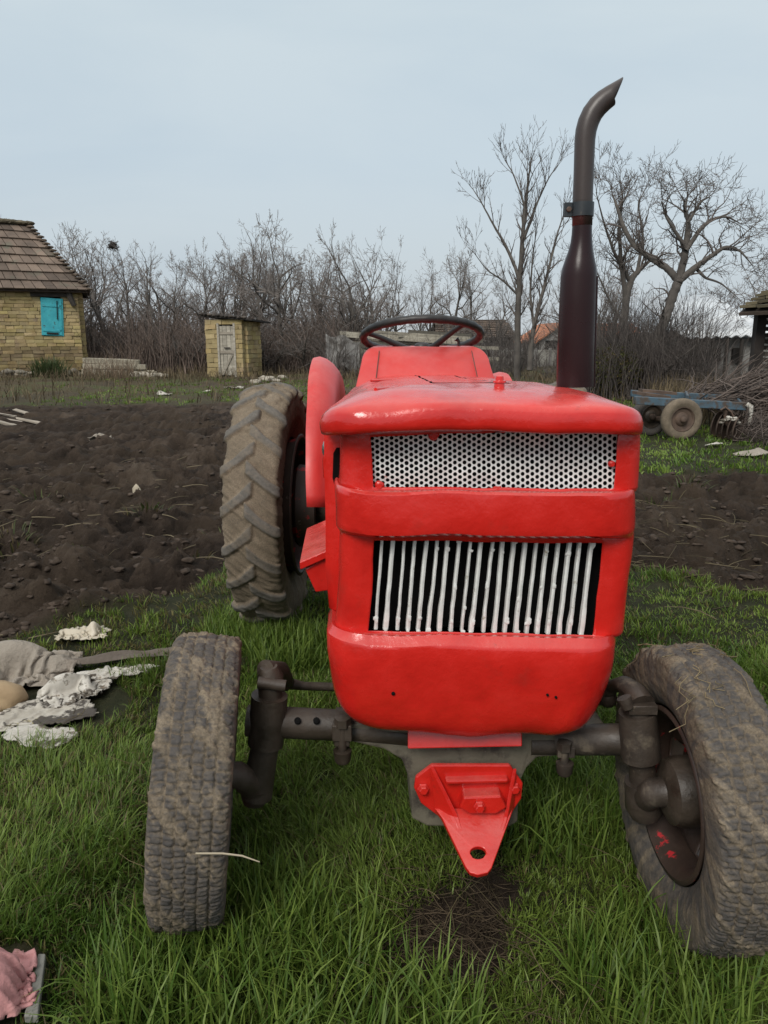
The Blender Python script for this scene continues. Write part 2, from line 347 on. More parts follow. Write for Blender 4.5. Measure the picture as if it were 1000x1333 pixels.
a = N(nt, 'ShaderNodeAttribute', attribute_name='Col'); sp = nt.nodes.new('ShaderNodeSeparateColor'); nt.links.new(a.outputs['Color'], sp.inputs[0])
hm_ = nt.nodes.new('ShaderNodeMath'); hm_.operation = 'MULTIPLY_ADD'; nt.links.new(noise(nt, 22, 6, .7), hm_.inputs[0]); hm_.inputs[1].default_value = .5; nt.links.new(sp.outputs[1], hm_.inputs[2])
soilc = ramp(nt, hm_.outputs[0], [(.32, (.012, .0085, .0062)), (.60, (.036, .025, .0180)), (.86, (.072, .052, .038)), (1., (.100, .076, .057))]).outputs[0]  # hollows near black, clod tops paler: shade painted in beside drier crests
soilc = mix(nt, ramp(nt, noise(nt, .9, 5, .6), [(.42, (0, 0, 0)), (.62, (.6, .6, .6))]).outputs[0], soilc, (.058, .041, .027))
turf = ramp(nt, noise(nt, 5, 8, .7), [(.3, (.018, .019, .010)), (.5, (.035, .038, .016)), (.7, (.06, .052, .028))]).outputs[0]
far = ramp(nt, noise(nt, .55, 8, .7), [(.32, (.050, .039, .027)), (.48, (.085, .066, .040)), (.60, (.075, .085, .033)), (.75, (.11, .088, .058))]).outputs[0]
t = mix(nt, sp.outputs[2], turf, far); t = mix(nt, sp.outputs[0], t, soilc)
nt.links.new(t, b.inputs['Base Color']); b.inputs['Roughness'].default_value = .85; b.inputs['Specular IOR Level'].default_value = .18
bump(nt, b, noise(nt, 16, 9, .75), 1., .05); bump(nt, b, noise(nt, 70, 6, .7), .7, .012)
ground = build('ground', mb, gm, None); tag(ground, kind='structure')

# loose clods over the ploughed strip: uncountable
mb = MB()
n = 8000; cy = 3.6+13*rng.random(n)**1.6; cx = rng.uniform(-.62, .62, n)*cy*1.05
keep = soil_mask(cx, cy) > .55; cx = cx[keep]; cy = cy[keep]; cz = gz(cx, cy)
V0, F0 = ICO[2]
for k in range(len(cx)):
    s = .006+.024*random.random()**2.6
    q = V0*(1+1.5*(fbm(V0[:, 0]*2.3+k, V0[:, 1]*2.3+V0[:, 2]*1.7, 2, k % 50)-.5))[:, None]; an_ = random.random()*6.28; q = q*[1.15, .9, .85]; q = np.stack([q[:, 0]*cos(an_)-q[:, 1]*sin(an_), q[:, 0]*sin(an_)+q[:, 1]*cos(an_), q[:, 2]], 1)
    mb.add(q*np.array([s*random.uniform(.8, 1.6), s, s*random.uniform(.5, .9)])+[cx[k], cy[k], cz[k]-s*.05], F0)
tag(build('soil_clods', mb, M['clod'], None), 'dark wet clods of turned earth in the ploughed plot', 'soil', kind='stuff')

# ------------------------------------------------------------------ grass
def blades(bx, by, h, w, phi, lean, col, bz=None, curl=1.0):
    n = len(bx); bz = gz(bx, by)-.01 if bz is None else bz
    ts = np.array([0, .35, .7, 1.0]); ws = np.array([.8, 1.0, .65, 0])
    dx = np.cos(phi); dy = np.sin(phi); tw = phi+pi/2+rng.normal(0, .5, n); wx = np.cos(tw); wy = np.sin(tw)
    V = np.zeros((n, 7, 3)); C = np.ones((n, 7, 4))
    for k, t in enumerate(ts):
        off = h*lean*(t**(1.6*curl)); z = h*t*np.sqrt(np.maximum(.06, 1-np.minimum(.94, (lean*t)**2*.75)))
        cx = bx+dx*off; cy = by+dy*off; cz = bz+z
        hw = w*ws[k]*.5
        if k < 3:
            V[:, 2*k] = np.stack([cx-wx*hw, cy-wy*hw, cz], 1); V[:, 2*k+1] = np.stack([cx+wx*hw, cy+wy*hw, cz], 1)
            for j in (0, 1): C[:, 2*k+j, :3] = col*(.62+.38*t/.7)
        else:
            V[:, 6] = np.stack([cx, cy, cz], 1); C[:, 6, :3] = col*1.08
    i = (np.arange(n)*7)[:, None]
    Q = np.concatenate([i+np.array([[0, 1, 3, 2]]), i+np.array([[2, 3, 5, 4]])]); T = i+np.array([[4, 5, 6]])
    return V.reshape(-1, 3), [Q, T], C.reshape(-1, 4)
def in_litter(x, y):
    return (np.hypot((x+1.38)/.36, (y-2.80)/.28) < 1) | (np.hypot((x+.9)/.13, (y-1.42)/.17) < 1)
def tufts(nc, per, y0, y1, pw, h0, h1, w, spread, colA, colB, dens, xk=.60):
    cy = y0+(y1-y0)*rng.random(nc)**pw; cx = rng.uniform(-1, 1, nc)*(cy*xk+.60)
    keep = rng.random(nc) < dens(cx, cy); cx = cx[keep]; cy = cy[keep]; m = len(cx)
    hc = (h0+(h1-h0)*np.clip(fbm(cx*2.2, cy*2.2, 3, 77)*1.6-.3+rng.normal(0, .16, m), 0, 1)**1.2)
    wind = fbm(cx*.9, cy*.9, 2, 88)*2*pi*1.5; tone = np.clip(fbm(cx*1.5+7, cy*1.5, 3, 99)*1.5-.25+rng.normal(0, .15, m), 0, 1)
    k = np.repeat(np.arange(m), per); n = len(k)
    ang = rng.uniform(0, 2*pi, n); rad = spread*np.sqrt(rng.random(n))
    bx = cx[k]+np.cos(ang)*rad; by = cy[k]+np.sin(ang)*rad
    phi = np.where(rng.random(n) < .6, wind[k]+rng.normal(0, .7, n), ang)
    lean = np.clip(rng.normal(.55, .26, n), .05, 1.1); h = hc[k]*rng.uniform(.45, 1.15, n)
    tn = np.clip(tone[k]+rng.normal(0, .2, n), 0, 1)[:, None]
    col = colA*(1-tn)+colB*tn; col = col*rng.uniform(.7, 1.25, n)[:, None]
    dry = rng.random(n) < .08; col[dry] = np.array([.16, .125, .06])*rng.uniform(.6, 1.1, dry.sum())[:, None]
    ok = (soil_mask(bx, by) < .6) & (rng.random(n) > bare_mask(bx, by)*1.05) & ~in_litter(bx, by)
    return blades(bx[ok], by[ok], h[ok], (w*rng.uniform(.7, 1.4, n))[ok], phi[ok], lean[ok], col[ok])
def dens_near(x, y):
    d = np.where(x < -.62, .12+.75*fbm(x*2.5, y*2.5, 3, 13)**1.3, 1.0)
    d = d*(.55+.6*fbm(x*3.1, y*3.1, 2, 14))
    return d*np.where(y > 3.4, .75, 1)
gA = np.array([.064, .126, .016]); gB = np.array([.188, .258, .048]); gY = np.array([.20, .175, .066])
mb = MB()
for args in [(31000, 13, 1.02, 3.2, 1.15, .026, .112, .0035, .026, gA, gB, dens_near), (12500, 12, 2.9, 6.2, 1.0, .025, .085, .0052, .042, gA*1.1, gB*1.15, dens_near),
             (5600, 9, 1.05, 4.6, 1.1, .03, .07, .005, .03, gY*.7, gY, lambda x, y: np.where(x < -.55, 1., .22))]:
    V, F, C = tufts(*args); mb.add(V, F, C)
# short turf on the strips beyond the ploughed ground
def dens_far(x, y):
    return sstep(.42, .56, fbm(x*.45, y*.45, 3, 19)+.22*(x > .5)*(y < 12.5)+.16*((x > -7.5) & (x < 0) & (y > 17) & (y < 23))-.10*(x < -7.5)-.06*(y > 23))*sstep(.5, .3, soil_mask(x, y))
V, F, C = tufts(8500, 9, 7.2, 26, 1.35, .04, .11, .015, .10, gA*1.3, gB*1.15, dens_far); mb.add(V, F, C)
# lush tufts round the tyres
for cx, cy, r, k in [(-.62, 3.55, .26, 1500), (-.40, 3.3, .22, 1000), (-.30, 1.62, .18, 900), (-.1, 1.35, .30, 1500), (.62, 1.45, .2, 900), (-.52, 1.42, .14, 500), (1.15, 1.9, .3, 1100), (.5, 2.1, .25, 800)]:
    aa = rng.uniform(0, 2*pi, k); rr = r*np.sqrt(rng.random(k)); bx = cx+np.cos(aa)*rr; by = cy+np.sin(aa)*rr
    ok = rng.random(k) > bare_mask(bx, by); bx = bx[ok]; by = by[ok]; k = len(bx)
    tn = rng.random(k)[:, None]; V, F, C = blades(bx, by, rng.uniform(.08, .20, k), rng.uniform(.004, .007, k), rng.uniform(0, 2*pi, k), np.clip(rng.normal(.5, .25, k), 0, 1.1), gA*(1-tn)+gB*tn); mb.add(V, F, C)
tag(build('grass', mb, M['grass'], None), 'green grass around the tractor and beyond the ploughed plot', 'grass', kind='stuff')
# dead straw and stems: bare patch, dry weeds
mb = MB()
def straws(cx, cy, rx, ry, n, l0, l1, rad, zup=.02, up=.15, colr=(.09, .066, .042)):
    for _ in range(n):
        x = random.gauss(cx, rx*.5); y = random.gauss(cy, ry*.5); z = float(gz(x, y))+random.random()*zup
        L = random.uniform(l0, l1); a = random.uniform(0, 2*pi); e = random.gauss(up, .15); bnd = random.uniform(-.4, .4)
        p = [np.array([x, y, z])]
        for s in range(3):
            p.append(p[-1]+np.array([cos(a+bnd*s)*cos(e), sin(a+bnd*s)*cos(e), sin(e)])*L/3); e -= .1
        f = random.uniform(.35, 1.3); mb.tube(p, [rad, rad, rad*.8, rad*.4], 3, False, (colr[0]*f, colr[1]*f, colr[2]*f))
straws(.17, 1.58, .20, .20, 420, .03, .13, .0013, .03, .12)
straws(.27, 1.78, .10, .18, 120, .03, .10, .0012, .02, .12)
straws(-1.0, 2.2, .6, .8, 260, .05, .16, .0011, .04, .2, (.14, .115, .06))
straws(.3, 1.5, 1.0, .5, 160, .05, .16, .0011, .06, .3, (.15, .12, .065))
straws(2.0, 5.2, 1.2, 1.6, 200, .08, .3, .003, .05, .1, (.16, .13, .08))
straws(-2.6, 6.5, 2.6, 3.0, 220, .08, .3, .004, .05, .1, (.17, .14, .09))
tag(build('dry_straw', mb, M['straw'], None), 'dead stems and straw lying in the bare patch and over the soil', 'straw', kind='stuff')

mb = MB()
for wx, wy, n in [(-1.15, 5.6, 60), (-1.9, 6.0, 50), (-2.6, 5.2, 40), (-1.0, 6.3, 50), (-3.0, 6.6, 40), (-3.6, 5.4, 40), (-2.0, 4.9, 30), (-1.3, 4.9, 40), (-4.5, 8.5, 40), (2.3, 6.3, 40), (2.9, 7.2, 50), (3.3, 5.4, 40)]:
    aa = rng.uniform(0, 6.28, n); rr0 = .12*np.sqrt(rng.random(n)); bx = wx+np.cos(aa)*rr0*1.6; by = wy+np.sin(aa)*rr0; f = rng.uniform(.5, 1.2, (n, 1))
    V, F, C = blades(bx, by, rng.uniform(.04, .14, n), rng.uniform(.006, .014, n), aa, np.clip(rng.normal(.7, .25, n), 0, 1.1), np.where(rng.random((n, 1)) < .4, np.array([[.14, .11, .05]]), np.array([[.075, .095, .028]]))*f); mb.add(V, F, C)
tag(build('weeds', mb, M['grass'], None), 'sparse small weeds growing in the ploughed soil', 'weeds', kind='stuff')

# ================================================================== TRACTOR
YAW = -.047
T = thing('tractor', 'red painted old farm tractor parked on the grass, white grille and tall dark exhaust', 'tractor', (.2, 1.85, 0))
def wob(V, a=.004, f=7, seed=0):
    V = np.asarray(V, float)
    d = np.stack([fbm(V[..., 2]*f+3, V[..., 1]*f+V[..., 0]*2, 2, seed)-.5, fbm(V[..., 0]*f, V[..., 2]*f+9, 2, seed+1)-.5, fbm(V[..., 0]*f+5, V[..., 1]*f, 2, seed+2)-.5], -1)
    return V+d*2*a
def uloop(xl, xr, zl, zr, D, Db, r, cuts=None, ns=5, nc=7, nf=6, nw=22, xlb=None, xrb=None, zb=0):
    """U shaped plan section: left flank, rounded corner, front, corner, right flank"""
    xlb = xl+YAW*(Db-D) if xlb is None else xlb; xrb = xr+YAW*(Db-D) if xrb is None else xrb
    pts = []
    for k in range(ns):
        t = k/ns; pts.append((xlb+(xl-xlb)*t, Db+(D+r-Db)*t))
    for k in range(nc):
        a = k/nc*pi/2; pts.append((xl+r-r*cos(a), D+r-r*sin(a)))
    a0, a1 = xl+r, xr-r
    c0, c1 = cuts if cuts else (a0+(a1-a0)*.2, a0+(a1-a0)*.8)
    c0 = min(max(c0, a0+.004), a0+(a1-a0)*.45); c1 = max(min(c1, a1-.004), a0+(a1-a0)*.55)
    for k in range(nf): pts.append((a0+(c0-a0)*k/nf, D))
    for k in range(nw): pts.append((c0+(c1-c0)*k/nw, D))
    for k in range(nf): pts.append((c1+(a1-c1)*k/nf, D))
    for k in range(nc):
        a = pi/2*(1-k/nc); pts.append((xr-r+r*cos(a), D+r-r*sin(a)))
    for k in range(ns+1):
        t = k/ns; pts.append((xr+(xrb-xr)*t, D+r+(Db-D-r)*t))
    pts = np.array(pts); tx = np.clip((pts[:, 0]-xl)/(xr-xl), 0, 1)
    z = zl+(zr-zl)*tx+zb*np.clip((pts[:, 1]-D)/(Db-D), 0, 1)
    return np.stack([pts[:, 0], pts[:, 1], z], 1)

# ---- front shell: grille surround, belt and lower apron
lv = []   # yL, yR, xL, xR, D, r, winL, winR
W1, W2 = (484, 803), (480, 780)
def L(yl, yr, xl, xr, D, r, w=None): lv.append((yl, yr, xl, xr, D, r, w or (484, 790)))
L(548, 545, 447, 841, 1.735, .05, W1); L(566, 560, 446, 841, 1.735, .05, W1); L(570, 556, 446, 841, 1.735, .05, (484, 806))
for k in range(1, 5): L(570+15.5*k, 556+20*k, 446-.6*k, 841-.8*k, 1.735, .05, (484+.8*k, 806-1.5*k))
L(634, 637, 443, 838, 1.735, .05, (488, 799)); L(638.5, 641.5, 442, 838, 1.733, .06); L(640.5, 643.5, 438, 840, 1.699, .10)
L(641.5, 644.5, 437, 842, 1.694, .105); L(644, 647, 436, 842, 1.6905, .105); L(650, 653, 435.5, 842, 1.690, .105); L(670, 674, 435.5, 842, 1.690, .105)
L(689, 693, 436, 842, 1.690, .105); L(694, 698, 436.5, 841, 1.692, .10); L(695.2, 699.7, 438, 838, 1.698, .09); L(696, 701, 443, 832, 1.735, .05, (487, 785))
L(702, 708, 443, 831, 1.735, .05, (487, 785))
for k in range(1, 6): L(702+23*k, 708+23.4*k, 443-1.2*k, 831-2.8*k, 1.737, .05, (487-1.5*k, 785-2.6*k))
L(820, 828, 436, 816, 1.737, .05, (479, 771)); L(824, 830, 435, 815, 1.735, .055); L(827, 833.5, 429, 814, 1.703, .09)
L(838, 845, 425.5, 813, 1.690, .10); L(839.5, 847, 424.8, 813, 1.6875, .10); L(843, 851, 424.5, 813, 1.686, .10)
L(862, 868, 425, 811, 1.686, .10); L(880, 886, 426.5, 808, 1.688, .10); L(898, 904, 429, 803, 1.690, .10); L(914, 920, 433, 796, 1.693, .095)
L(926, 933, 437, 789, 1.695, .09); L(936, 944, 443, 781, 1.699, .085); L(943, 951, 452, 771, 1.704, .08); L(948, 956.5, 463, 758, 1.712, .075); L(950, 959, 472, 748, 1.724, .07); L(948, 957, 478, 742, 1.745, .065)
rows = []
for yl, yr, xl, xr, D, r, w in lv:
    a = P(xl, yl, D); c = P(xr, yr, D); ym = (yl+yr)/2
    rows.append(uloop(a[0], c[0], a[2], c[2], D, 1.90, r, (P(w[0], ym, D)[0], P(w[1], ym, D)[0]), ns=4))
NU = len(rows[0]); c0 = 4+7+6; c1 = c0+22
rows = wob(wob(np.array(rows), .005, 6, 3), .0018, 18, 5)
rows[-4:, :, 2] += .006*np.sin(rows[-4:, :, 0]*19+1)
iw = [i for i, q in enumerate(lv)]
up0, up1 = 2, 7; lo0, lo1 = 18, 24
mb = MB(); mb.grid(rows, skip=lambda I, J: (((I >= up0) & (I < up1)) | ((I >= lo0) & (I < lo1))) & (J >= c0) & (J < c1))
nose = build('front_shell', mb, M['red'], T, sharp=36, solid=.007)
for px, py, r in ((512, 903, .0045), (713, 905, .003), (724, 908, .003)):
    mb = MB(); mb.lathe(P(px, py, 1.684), (0, -1, 0), [(-.004, r), (.001, r*1.05), (.001, 0)], 12); build('bolt_hole', mb, M['black'], nose)
# ---- perforated upper mesh
def perf():
    mb = MB(); A = P(478, 560, 1.752); B = P(809, 550, 1.752); Cc = P(808, 646, 1.752); Dd = P(480, 643, 1.752)
    w = np.linalg.norm(B-A); h = np.linalg.norm(Dd-A); s = .0128; nx = int(w/(s*.866)); ny = int(h/s)
    a6 = np.arange(12)*pi/6
    for j in range(ny+1):
        for i in range(nx+1):
            cx = i*s*.866; cy = (j+.5*(i % 2))*s
            k6 = np.abs(np.cos((a6 % (pi/3))-pi/6)); R = (s/2)/k6; rr = .0047*random.uniform(.96, 1.04)
            o = np.stack([cx+R*np.cos(a6+0), cy+R*np.sin(a6)], 1); q = np.stack([cx+rr*np.cos(a6), cy+rr*np.sin(a6)], 1)
            uv = np.concatenate([o, q]); u = uv[:, 0]/w; v = uv[:, 1]/h
            Pt = (A[None]*(1-u[:, None])*(1-v[:, None])+B*(u*(1-v))[:, None]+Cc*(u*v)[:, None]+Dd*((1-u)*v)[:, None])
            Pt[:, 1] += .006*(fbm(u*5, v*3, 2, 4)-.5)*2
            mb.add(Pt, np.array([[k, (k+1) % 12, 12+(k+1) % 12, 12+k] for k in range(12)]))
    return mb
build('mesh_grille', perf(), M['mesh'], T, solid=.0022, smooth=False)
for px, py, r in [(565, 566, 8), (728, 560, 8), (796, 604, 6), (494, 632, 8), (648, 638, 8)]:
    mb = MB(); c = P(px, py, 1.742); s = r*.0017
    mb.lump(c, (s*.9, .006, s*.8), px, 2, .4, flat=-2); mb.tube([c+[0, -.002, 0], c+[0, -.011, 0]], s*.45, 8)
    build('mesh_clip', mb, M['red'], T)
# dark radiator behind the openings
mb = MB(); mb.hexa([P(452, 545, 1.80), P(815, 545, 1.80), P(796, 840, 1.80), P(450, 840, 1.80)], [P(470, 545, 1.88), P(790, 545, 1.88), P(770, 840, 1.88), P(460, 840, 1.88)])
build('radiator', mb, M['black'], T, smooth=False)
# ---- lower slatted grille
mb = MB()
for k in range(20):
    t = (k+.75)/20.6; D = 1.748; j = random.uniform(-1.2, 1.2)
    xt = 487+t*296+j*.7; xb = 478+t*290+random.uniform(-.8, .8); yt = 699+t*7; yb = 819+t*8
    pts = []; n = 9
    for q in range(n):
        u = q/(n-1); pts.append(P(xt+(xb-xt)*u+random.uniform(-.35, .35), yt+(yb-yt)*u, D-.004*sin(u*pi)))
    wd = np.array([.0048*random.uniform(.8, 1.2)]*n); br = random.choice([0, 6, 7, 7, 8]); wd[br:] *= 1.28 if br else 1
    pts = np.array(pts); pts[br:, 0] += random.uniform(-.0022, .0022) if br else 0; V = np.zeros((n, 5, 3))
    for q, (dx, dy) in enumerate([(-1, .012), (-.8, 0), (0, -.0018), (.8, 0), (1, .012)]):
        V[:, q] = pts+np.stack([dx*wd, np.full(n, dy), np.zeros(n)], 1)
    mb.grid(V)
    for q in range(3):
        i_ = random.choice([0, 1, n-2, n-1, random.randrange(n)]); mb.lump(pts[i_]+[random.uniform(-.003, .003), -.001, random.uniform(-.004, .004)], (.0062*random.uniform(.6, 1.2), .0025, .010*random.uniform(.4, 1.3)), k*3+q, 1, .4, flat=-2)
build('slatted_grille', mb, M['white'], T, sharp=40)
mb = MB()   # ragged painted lip under the slats
pts = [P(478+290*k/80, 822+8*k/80+2.2*abs(sin(k*pi/4)), 1.741) for k in range(81)]
mb.tube(pts, .0028, 6); build('grille_lip', mb, M['white'], T)

# ---- hood
XL, XR, XLB, XRB, DF, DB = -.146, .594, -.125, .440, 1.668, 2.98
prof = [(.060, 1.262), (.045, 1.252), (.022, 1.243), (.007, 1.241), (.001, 1.246), (-.001, 1.256), (-.001, 1.272), (.001, 1.286), (.006, 1.297), (.016, 1.303), (.05, 1.3115), (.09, 1.321), (.14, 1.325), (.20, 1.328), (.26, 1.329), (.275, 1.329)]
rows = []
for t, z in prof:
    D = DF+t*1.15; r = max(.11-.1*t, .03) if t < .2 else .03
    r = min(r, (XR-XL-2*t)/2*.9)
    rw_ = uloop(XL+t, XR-t, z, z, D, DB, r, None, ns=22, nc=7, nf=4, nw=16, xlb=XLB+t*.9, xrb=XRB-t*.9, zb=-.026); fl = sstep(.02, .16, rw_[:, 1]-D); edge = np.clip(np.minimum(rw_[:, 0]-XL, XR-rw_[:, 0])/.16, 0, 1)
    rw_[:, 2] -= (.017*math.exp(-(t/.07)**2)*(z > 1.28)+.0)*fl; rw_[:, 2] -= .014*(1-edge)**2; rows.append(rw_)
rows = wob(wob(np.array(rows), .006, 4.5, 17), .0022, 16, 19)
# dent in the lip
dx = np.exp(-((rows[..., 0]-.0)/.05)**2)*np.exp(-((rows[..., 2]-1.30)/.02)**2)*np.exp(-((rows[..., 1]-1.68)/.04)**2); rows[..., 1] += dx*.012
hm = MB(); hm.grid(rows)
cl = len(rows[0])//2      # close the strip between the two innermost flanks
Lf = rows[-1][:22]; Rt = rows[-1][-22:][::-1]
tt = np.linspace(0, 1, 7)[None, :, None]
hm.grid(Lf[:, None]*(1-tt)+Rt[:, None]*tt)
front = rows[-1][22:-22]; m = len(front); ctr = (Lf[-1]+Rt[-1])/2
hm.add(np.concatenate([front, [ctr]]), [(k, k+1, m) for k in range(m-1)]+[])
hood = build('hood', hm, M['red'], T, sharp=60, weld=True)
mb = MB()    # raised welded seam across the hood and a pressed rib
s1 = [P(468, 517, 1.80)]
def hood_z(x, y): return 1.322-.022*(y-1.7)/1.28
seam = [(-.02, 1.83), (.06, 1.98), (.16, 2.12), (.26, 2.22), (.34, 2.36), (.37, 2.6)]
mb.tube([(x, y, hood_z(x, y)+.004) for x, y in seam], .005, 6)
mb.tube([(x, 2.40+.03*sin(x*30), hood_z(x, 2.4)+.003) for x in np.linspace(-.04, .36, 12)], .0035, 6)
build('seam', mb, M['red'], hood)
c = P(650, 506, 1.86); mb = MB(); c[2] = hood_z(0, 1.86)+.002
mb.lathe(c, (0, 0, 1), [(-.004, .0), (-.004, .019), (.006, .018), (.007, .013), (.016, .012), (.018, .016), (.022, .015), (.023, .010), (.032, .009), (.035, .004), (.035, 0)], 20)
build('filler_cap', mb, M['red'], T, sharp=40)
# side panels of the hood with front edge return
for sgn, xf, xb in ((-1, -.146, -.112), (1, .545, .43)):
    yy = np.linspace(1.885, 2.95, 12); zz = np.array([.735, .75, .86, .98, 1.1, 1.2, 1.236, 1.244])
    ins = np.array([.03, .006, 0, 0, 0, 0, .004, .03])
    V = np.array([[(xf+(xb-xf)*(y-1.885)/1.065-sgn*i, y, z-.01*sgn) for z, i in zip(zz, ins)] for y in yy])
    fr = np.array([[(xf-sgn*i-sgn*k, 1.885-.010*sin(min(1, k/.02)*pi/2), z-.01*sgn) for z, i in zip(zz, ins)] for k in (.075, .04, .02, .01, .004)])
    mb = MB(); mb.grid(wob(np.concatenate([fr, V]), .004, 6, 31+sgn))
    sp_ = build('side_panel', mb, M['red'], T, sharp=50, solid=.004)
mb = MB(); a = [P(434, 590, 1.868), P(438, 583, 1.868), P(447, 583, 1.868), P(447, 634, 1.868), P(436, 634, 1.868), P(433, 622, 1.868)]
mb.hexa(np.array(a)[::-1], np.array(a)[::-1]+[0, .03, 0]); build('side_slot', mb, M['black'], T, smooth=False)
mb = MB(); c = P(430, 586, 1.90); mb.lathe(c, (-.75, -.6, 0), [(-.02, .028), (.0, .03), (.006, .028), (.009, .022), (.013, .012), (.014, 0)], 20); build('side_glint', mb, M['glint'], T, sharp=40)  # bright lump added as the highlight on peeling side paint; no lamp
mb = MB(); mb.tube([P(438, 560, 1.88), P(432, 575, 1.885), P(426, 600, 1.89), P(424, 622, 1.892)], [.008, .012, .012, .006], 8); build('side_strip', mb, M['red'], T)  # red strip beside the added highlight lump; holds no lamp

# ---- dashboard cowl
def rr(xl, xr, z0, z1, y0, y1, rc, n=6):
    """front outline of the cowl: up the left, round corners, down the right"""
    p = [(xl-.018, y0, z0)]
    for k in range(n+1):
        a = k/n*pi/2; p.append((xl+rc-rc*cos(a), y0+(y1-y0)*((z1-rc+rc*sin(a))-z0)/(z1-z0), z1-rc+rc*sin(a)))
    for k in range(n+1):
        a = pi/2-k/n*pi/2; p.append((xr-rc+rc*cos(a), y0+(y1-y0)*((z1-rc+rc*sin(a))-z0)/(z1-z0), z1-rc+rc*sin(a)))
    p.append((xr+.018, y0, z0)); return np.array(p)
o1 = rr(-.086, .402, 1.262, 1.403, 2.88, 3.02, .06); cen = o1.mean(0)
in1 = cen+(o1-cen)*.9; in1[:, 1] += 0
st = [o1, o1+[0, .01, .0], o1+[0, .12, .004], o1+[-.006, .28, 0], o1+[-.01, .36, -.03]]
st[0] = cen+(o1-cen)*[.985, 1, .99]
mb = MB(); mb.grid(wob(np.array(st), .002, 6, 8)); f = wob(st[0], .002, 6, 8); mb.add(f, [tuple(range(len(f)))]); mb.add(st[-1], [tuple(range(len(f)))[::-1]])
cowl = build('cowl', mb, M['red_dull'], T, sharp=40, weld=True)
for x0, x1 in ((-.018, -.03), (.335, .35)):
    mb = MB(); a, c = np.array([x0, 3.006, 1.39]), np.array([x1, 2.905, 1.287]); mb.tube([a+[0, -.006, 0], c+[0, -.006, 0]], .0016, 4); build('cowl_crease', mb, M['rust'], cowl)
# ---- steering wheel
SC = P(549, 438, 3.14); tilt = radians(16); nrm = np.array([-.02, sin(tilt), cos(tilt)]); nrm /= np.linalg.norm(nrm)
e1 = np.array([1., 0, 0.02]); e1 -= nrm*e1.dot(nrm); e1 /= np.linalg.norm(e1); e2 = np.cross(nrm, e1)
RS = .232; aa = np.linspace(0, 2*pi, 97)[:-1]
ring = np.array([SC+RS*(cos(a)*e1+sin(a)*e2) for a in aa]); rad = .0155+.0012*np.sin(aa*28)
V = []
for k, a in enumerate(aa):
    d = cos(a)*e1+sin(a)*e2; V.append([ring[k]+rad[k]*(cos(q)*d+sin(q)*nrm) for q in np.arange(10)*2*pi/10])
mb = MB(); mb.grid(np.array(V), wrap_u=True, wrap_v=True)
sw = build('steering_wheel', mb, M['steer'], T)
hub = SC-nrm*.06
for a in (radians(-46), radians(-163), radians(85)):
    d = cos(a)*e1+sin(a)*e2; mb = MB(); mb.tube([hub+d*.02, hub+d*.07+nrm*.008, SC+d*(RS-.06)-nrm*.014, SC+d*(RS-.005)], [.015, .013, .010, .009], 10); build('spoke', mb, M['steer'], sw)
mb = MB(); mb.lathe(hub, nrm, [(-.03, 0), (-.03, .025), (0, .034), (.02, .034), (.03, .025), (.032, 0)], 24); build('hub', mb, M['steer'], sw)
mb = MB(); mb.tube([hub-nrm*.01, hub-nrm*.35], .02, 12); build('steering_column', mb, M['iron_dark'], T)
mb = MB(); mb.tube([P(598, 452, 3.12), P(597, 444, 3.12), P(594, 441, 3.12)], [.006, .006, .011], 8); build('throttle_lever', mb, M['steer'], T)
# ---- seat
mb = MB(); u = np.linspace(-1, 1, 17); q = []
for t in np.linspace(0, 1, 19):
    y = 3.62+.36*min(t/.6, 1)+(.10*max(0, t-.6)/.4); z = .92-.03*sin(min(t/.6, 1)*pi)+.30*max(0, (t-.6)/.4)**1.2
    q.append([(.115+.22*a*(1-.12*t), y-.03*(1-abs(a)**3)*(t > .6), z+.04*abs(a)**3) for a in u])
mb.grid(np.array(q)); build('seat', mb, M['vinyl'], T, solid=.04, bevel=.01)

# ---- exhaust
pp = [(749, 503, 24), (749.5, 470, 24), (750.5, 440, 23.8), (752, 400, 23.6), (753.5, 360, 23.2), (754.3, 350, 22.2), (755, 340, 19.5), (756, 328, 16.2), (757, 316, 14), (757.5, 305, 13), (758, 290, 12.5)]
pts = [P(a, c, 2.10) for a, c, r in pp]; rd = [r*mpp(c, 2.10) for a, c, r in pp]
mb = MB(); mb.tube(pts, rd, 40); sil = build('silencer', mb, M['maroon'], T, sharp=50)
mb = MB()   # folded seam down the silencer
mb.tube([P(a+r*.93, c, 2.10)+[0, -.018, 0] for a, c, r in pp[:5]], .003, 6); build('seam', mb, M['maroon'], sil)
pp = [(758, 294, 12.4), (758.6, 260, 12.4), (760, 225, 12.4), (761, 195, 12.6), (761.5, 182, 12.8), (763, 170, 13), (766, 159, 13.2), (771, 148, 13.2), (778, 138.5, 13.2), (786, 131, 13), (794, 125.5, 12.6), (800, 122, 12.2)]
pts = np.array([P(a, c, 2.10) for a, c, r in pp]); rd = np.array([r*mpp(c, 2.10) for a, c, r in pp])
mb = MB(); mb.tube(pts, rd, 32, cap=False); V = mb.v[0].reshape(len(pp), 32, 3)
t = pts[-1]-pts[-2]; t /= np.linalg.norm(t); upn = np.array([-t[2], 0, t[0]]); rel = (V[-1]-pts[-1])@upn
V[-1] += t*(rel[:, None]*1.25+.004); mb.v[0] = V.reshape(-1, 3)
pipe = build('exhaust_pipe', mb, M['pipe'], T, sharp=50, solid=.002)
mb = MB(); c = P(758.3, 273, 2.10); ax = P(759, 262, 2.1)-P(758, 284, 2.1); ax /= np.linalg.norm(ax); r0 = 12.4*mpp(273, 2.1)
mb.lathe(c, ax, [(-.017, r0+.0002), (-.017, r0+.0045), (.017, r0+.0045), (.017, r0+.0002)], 32)
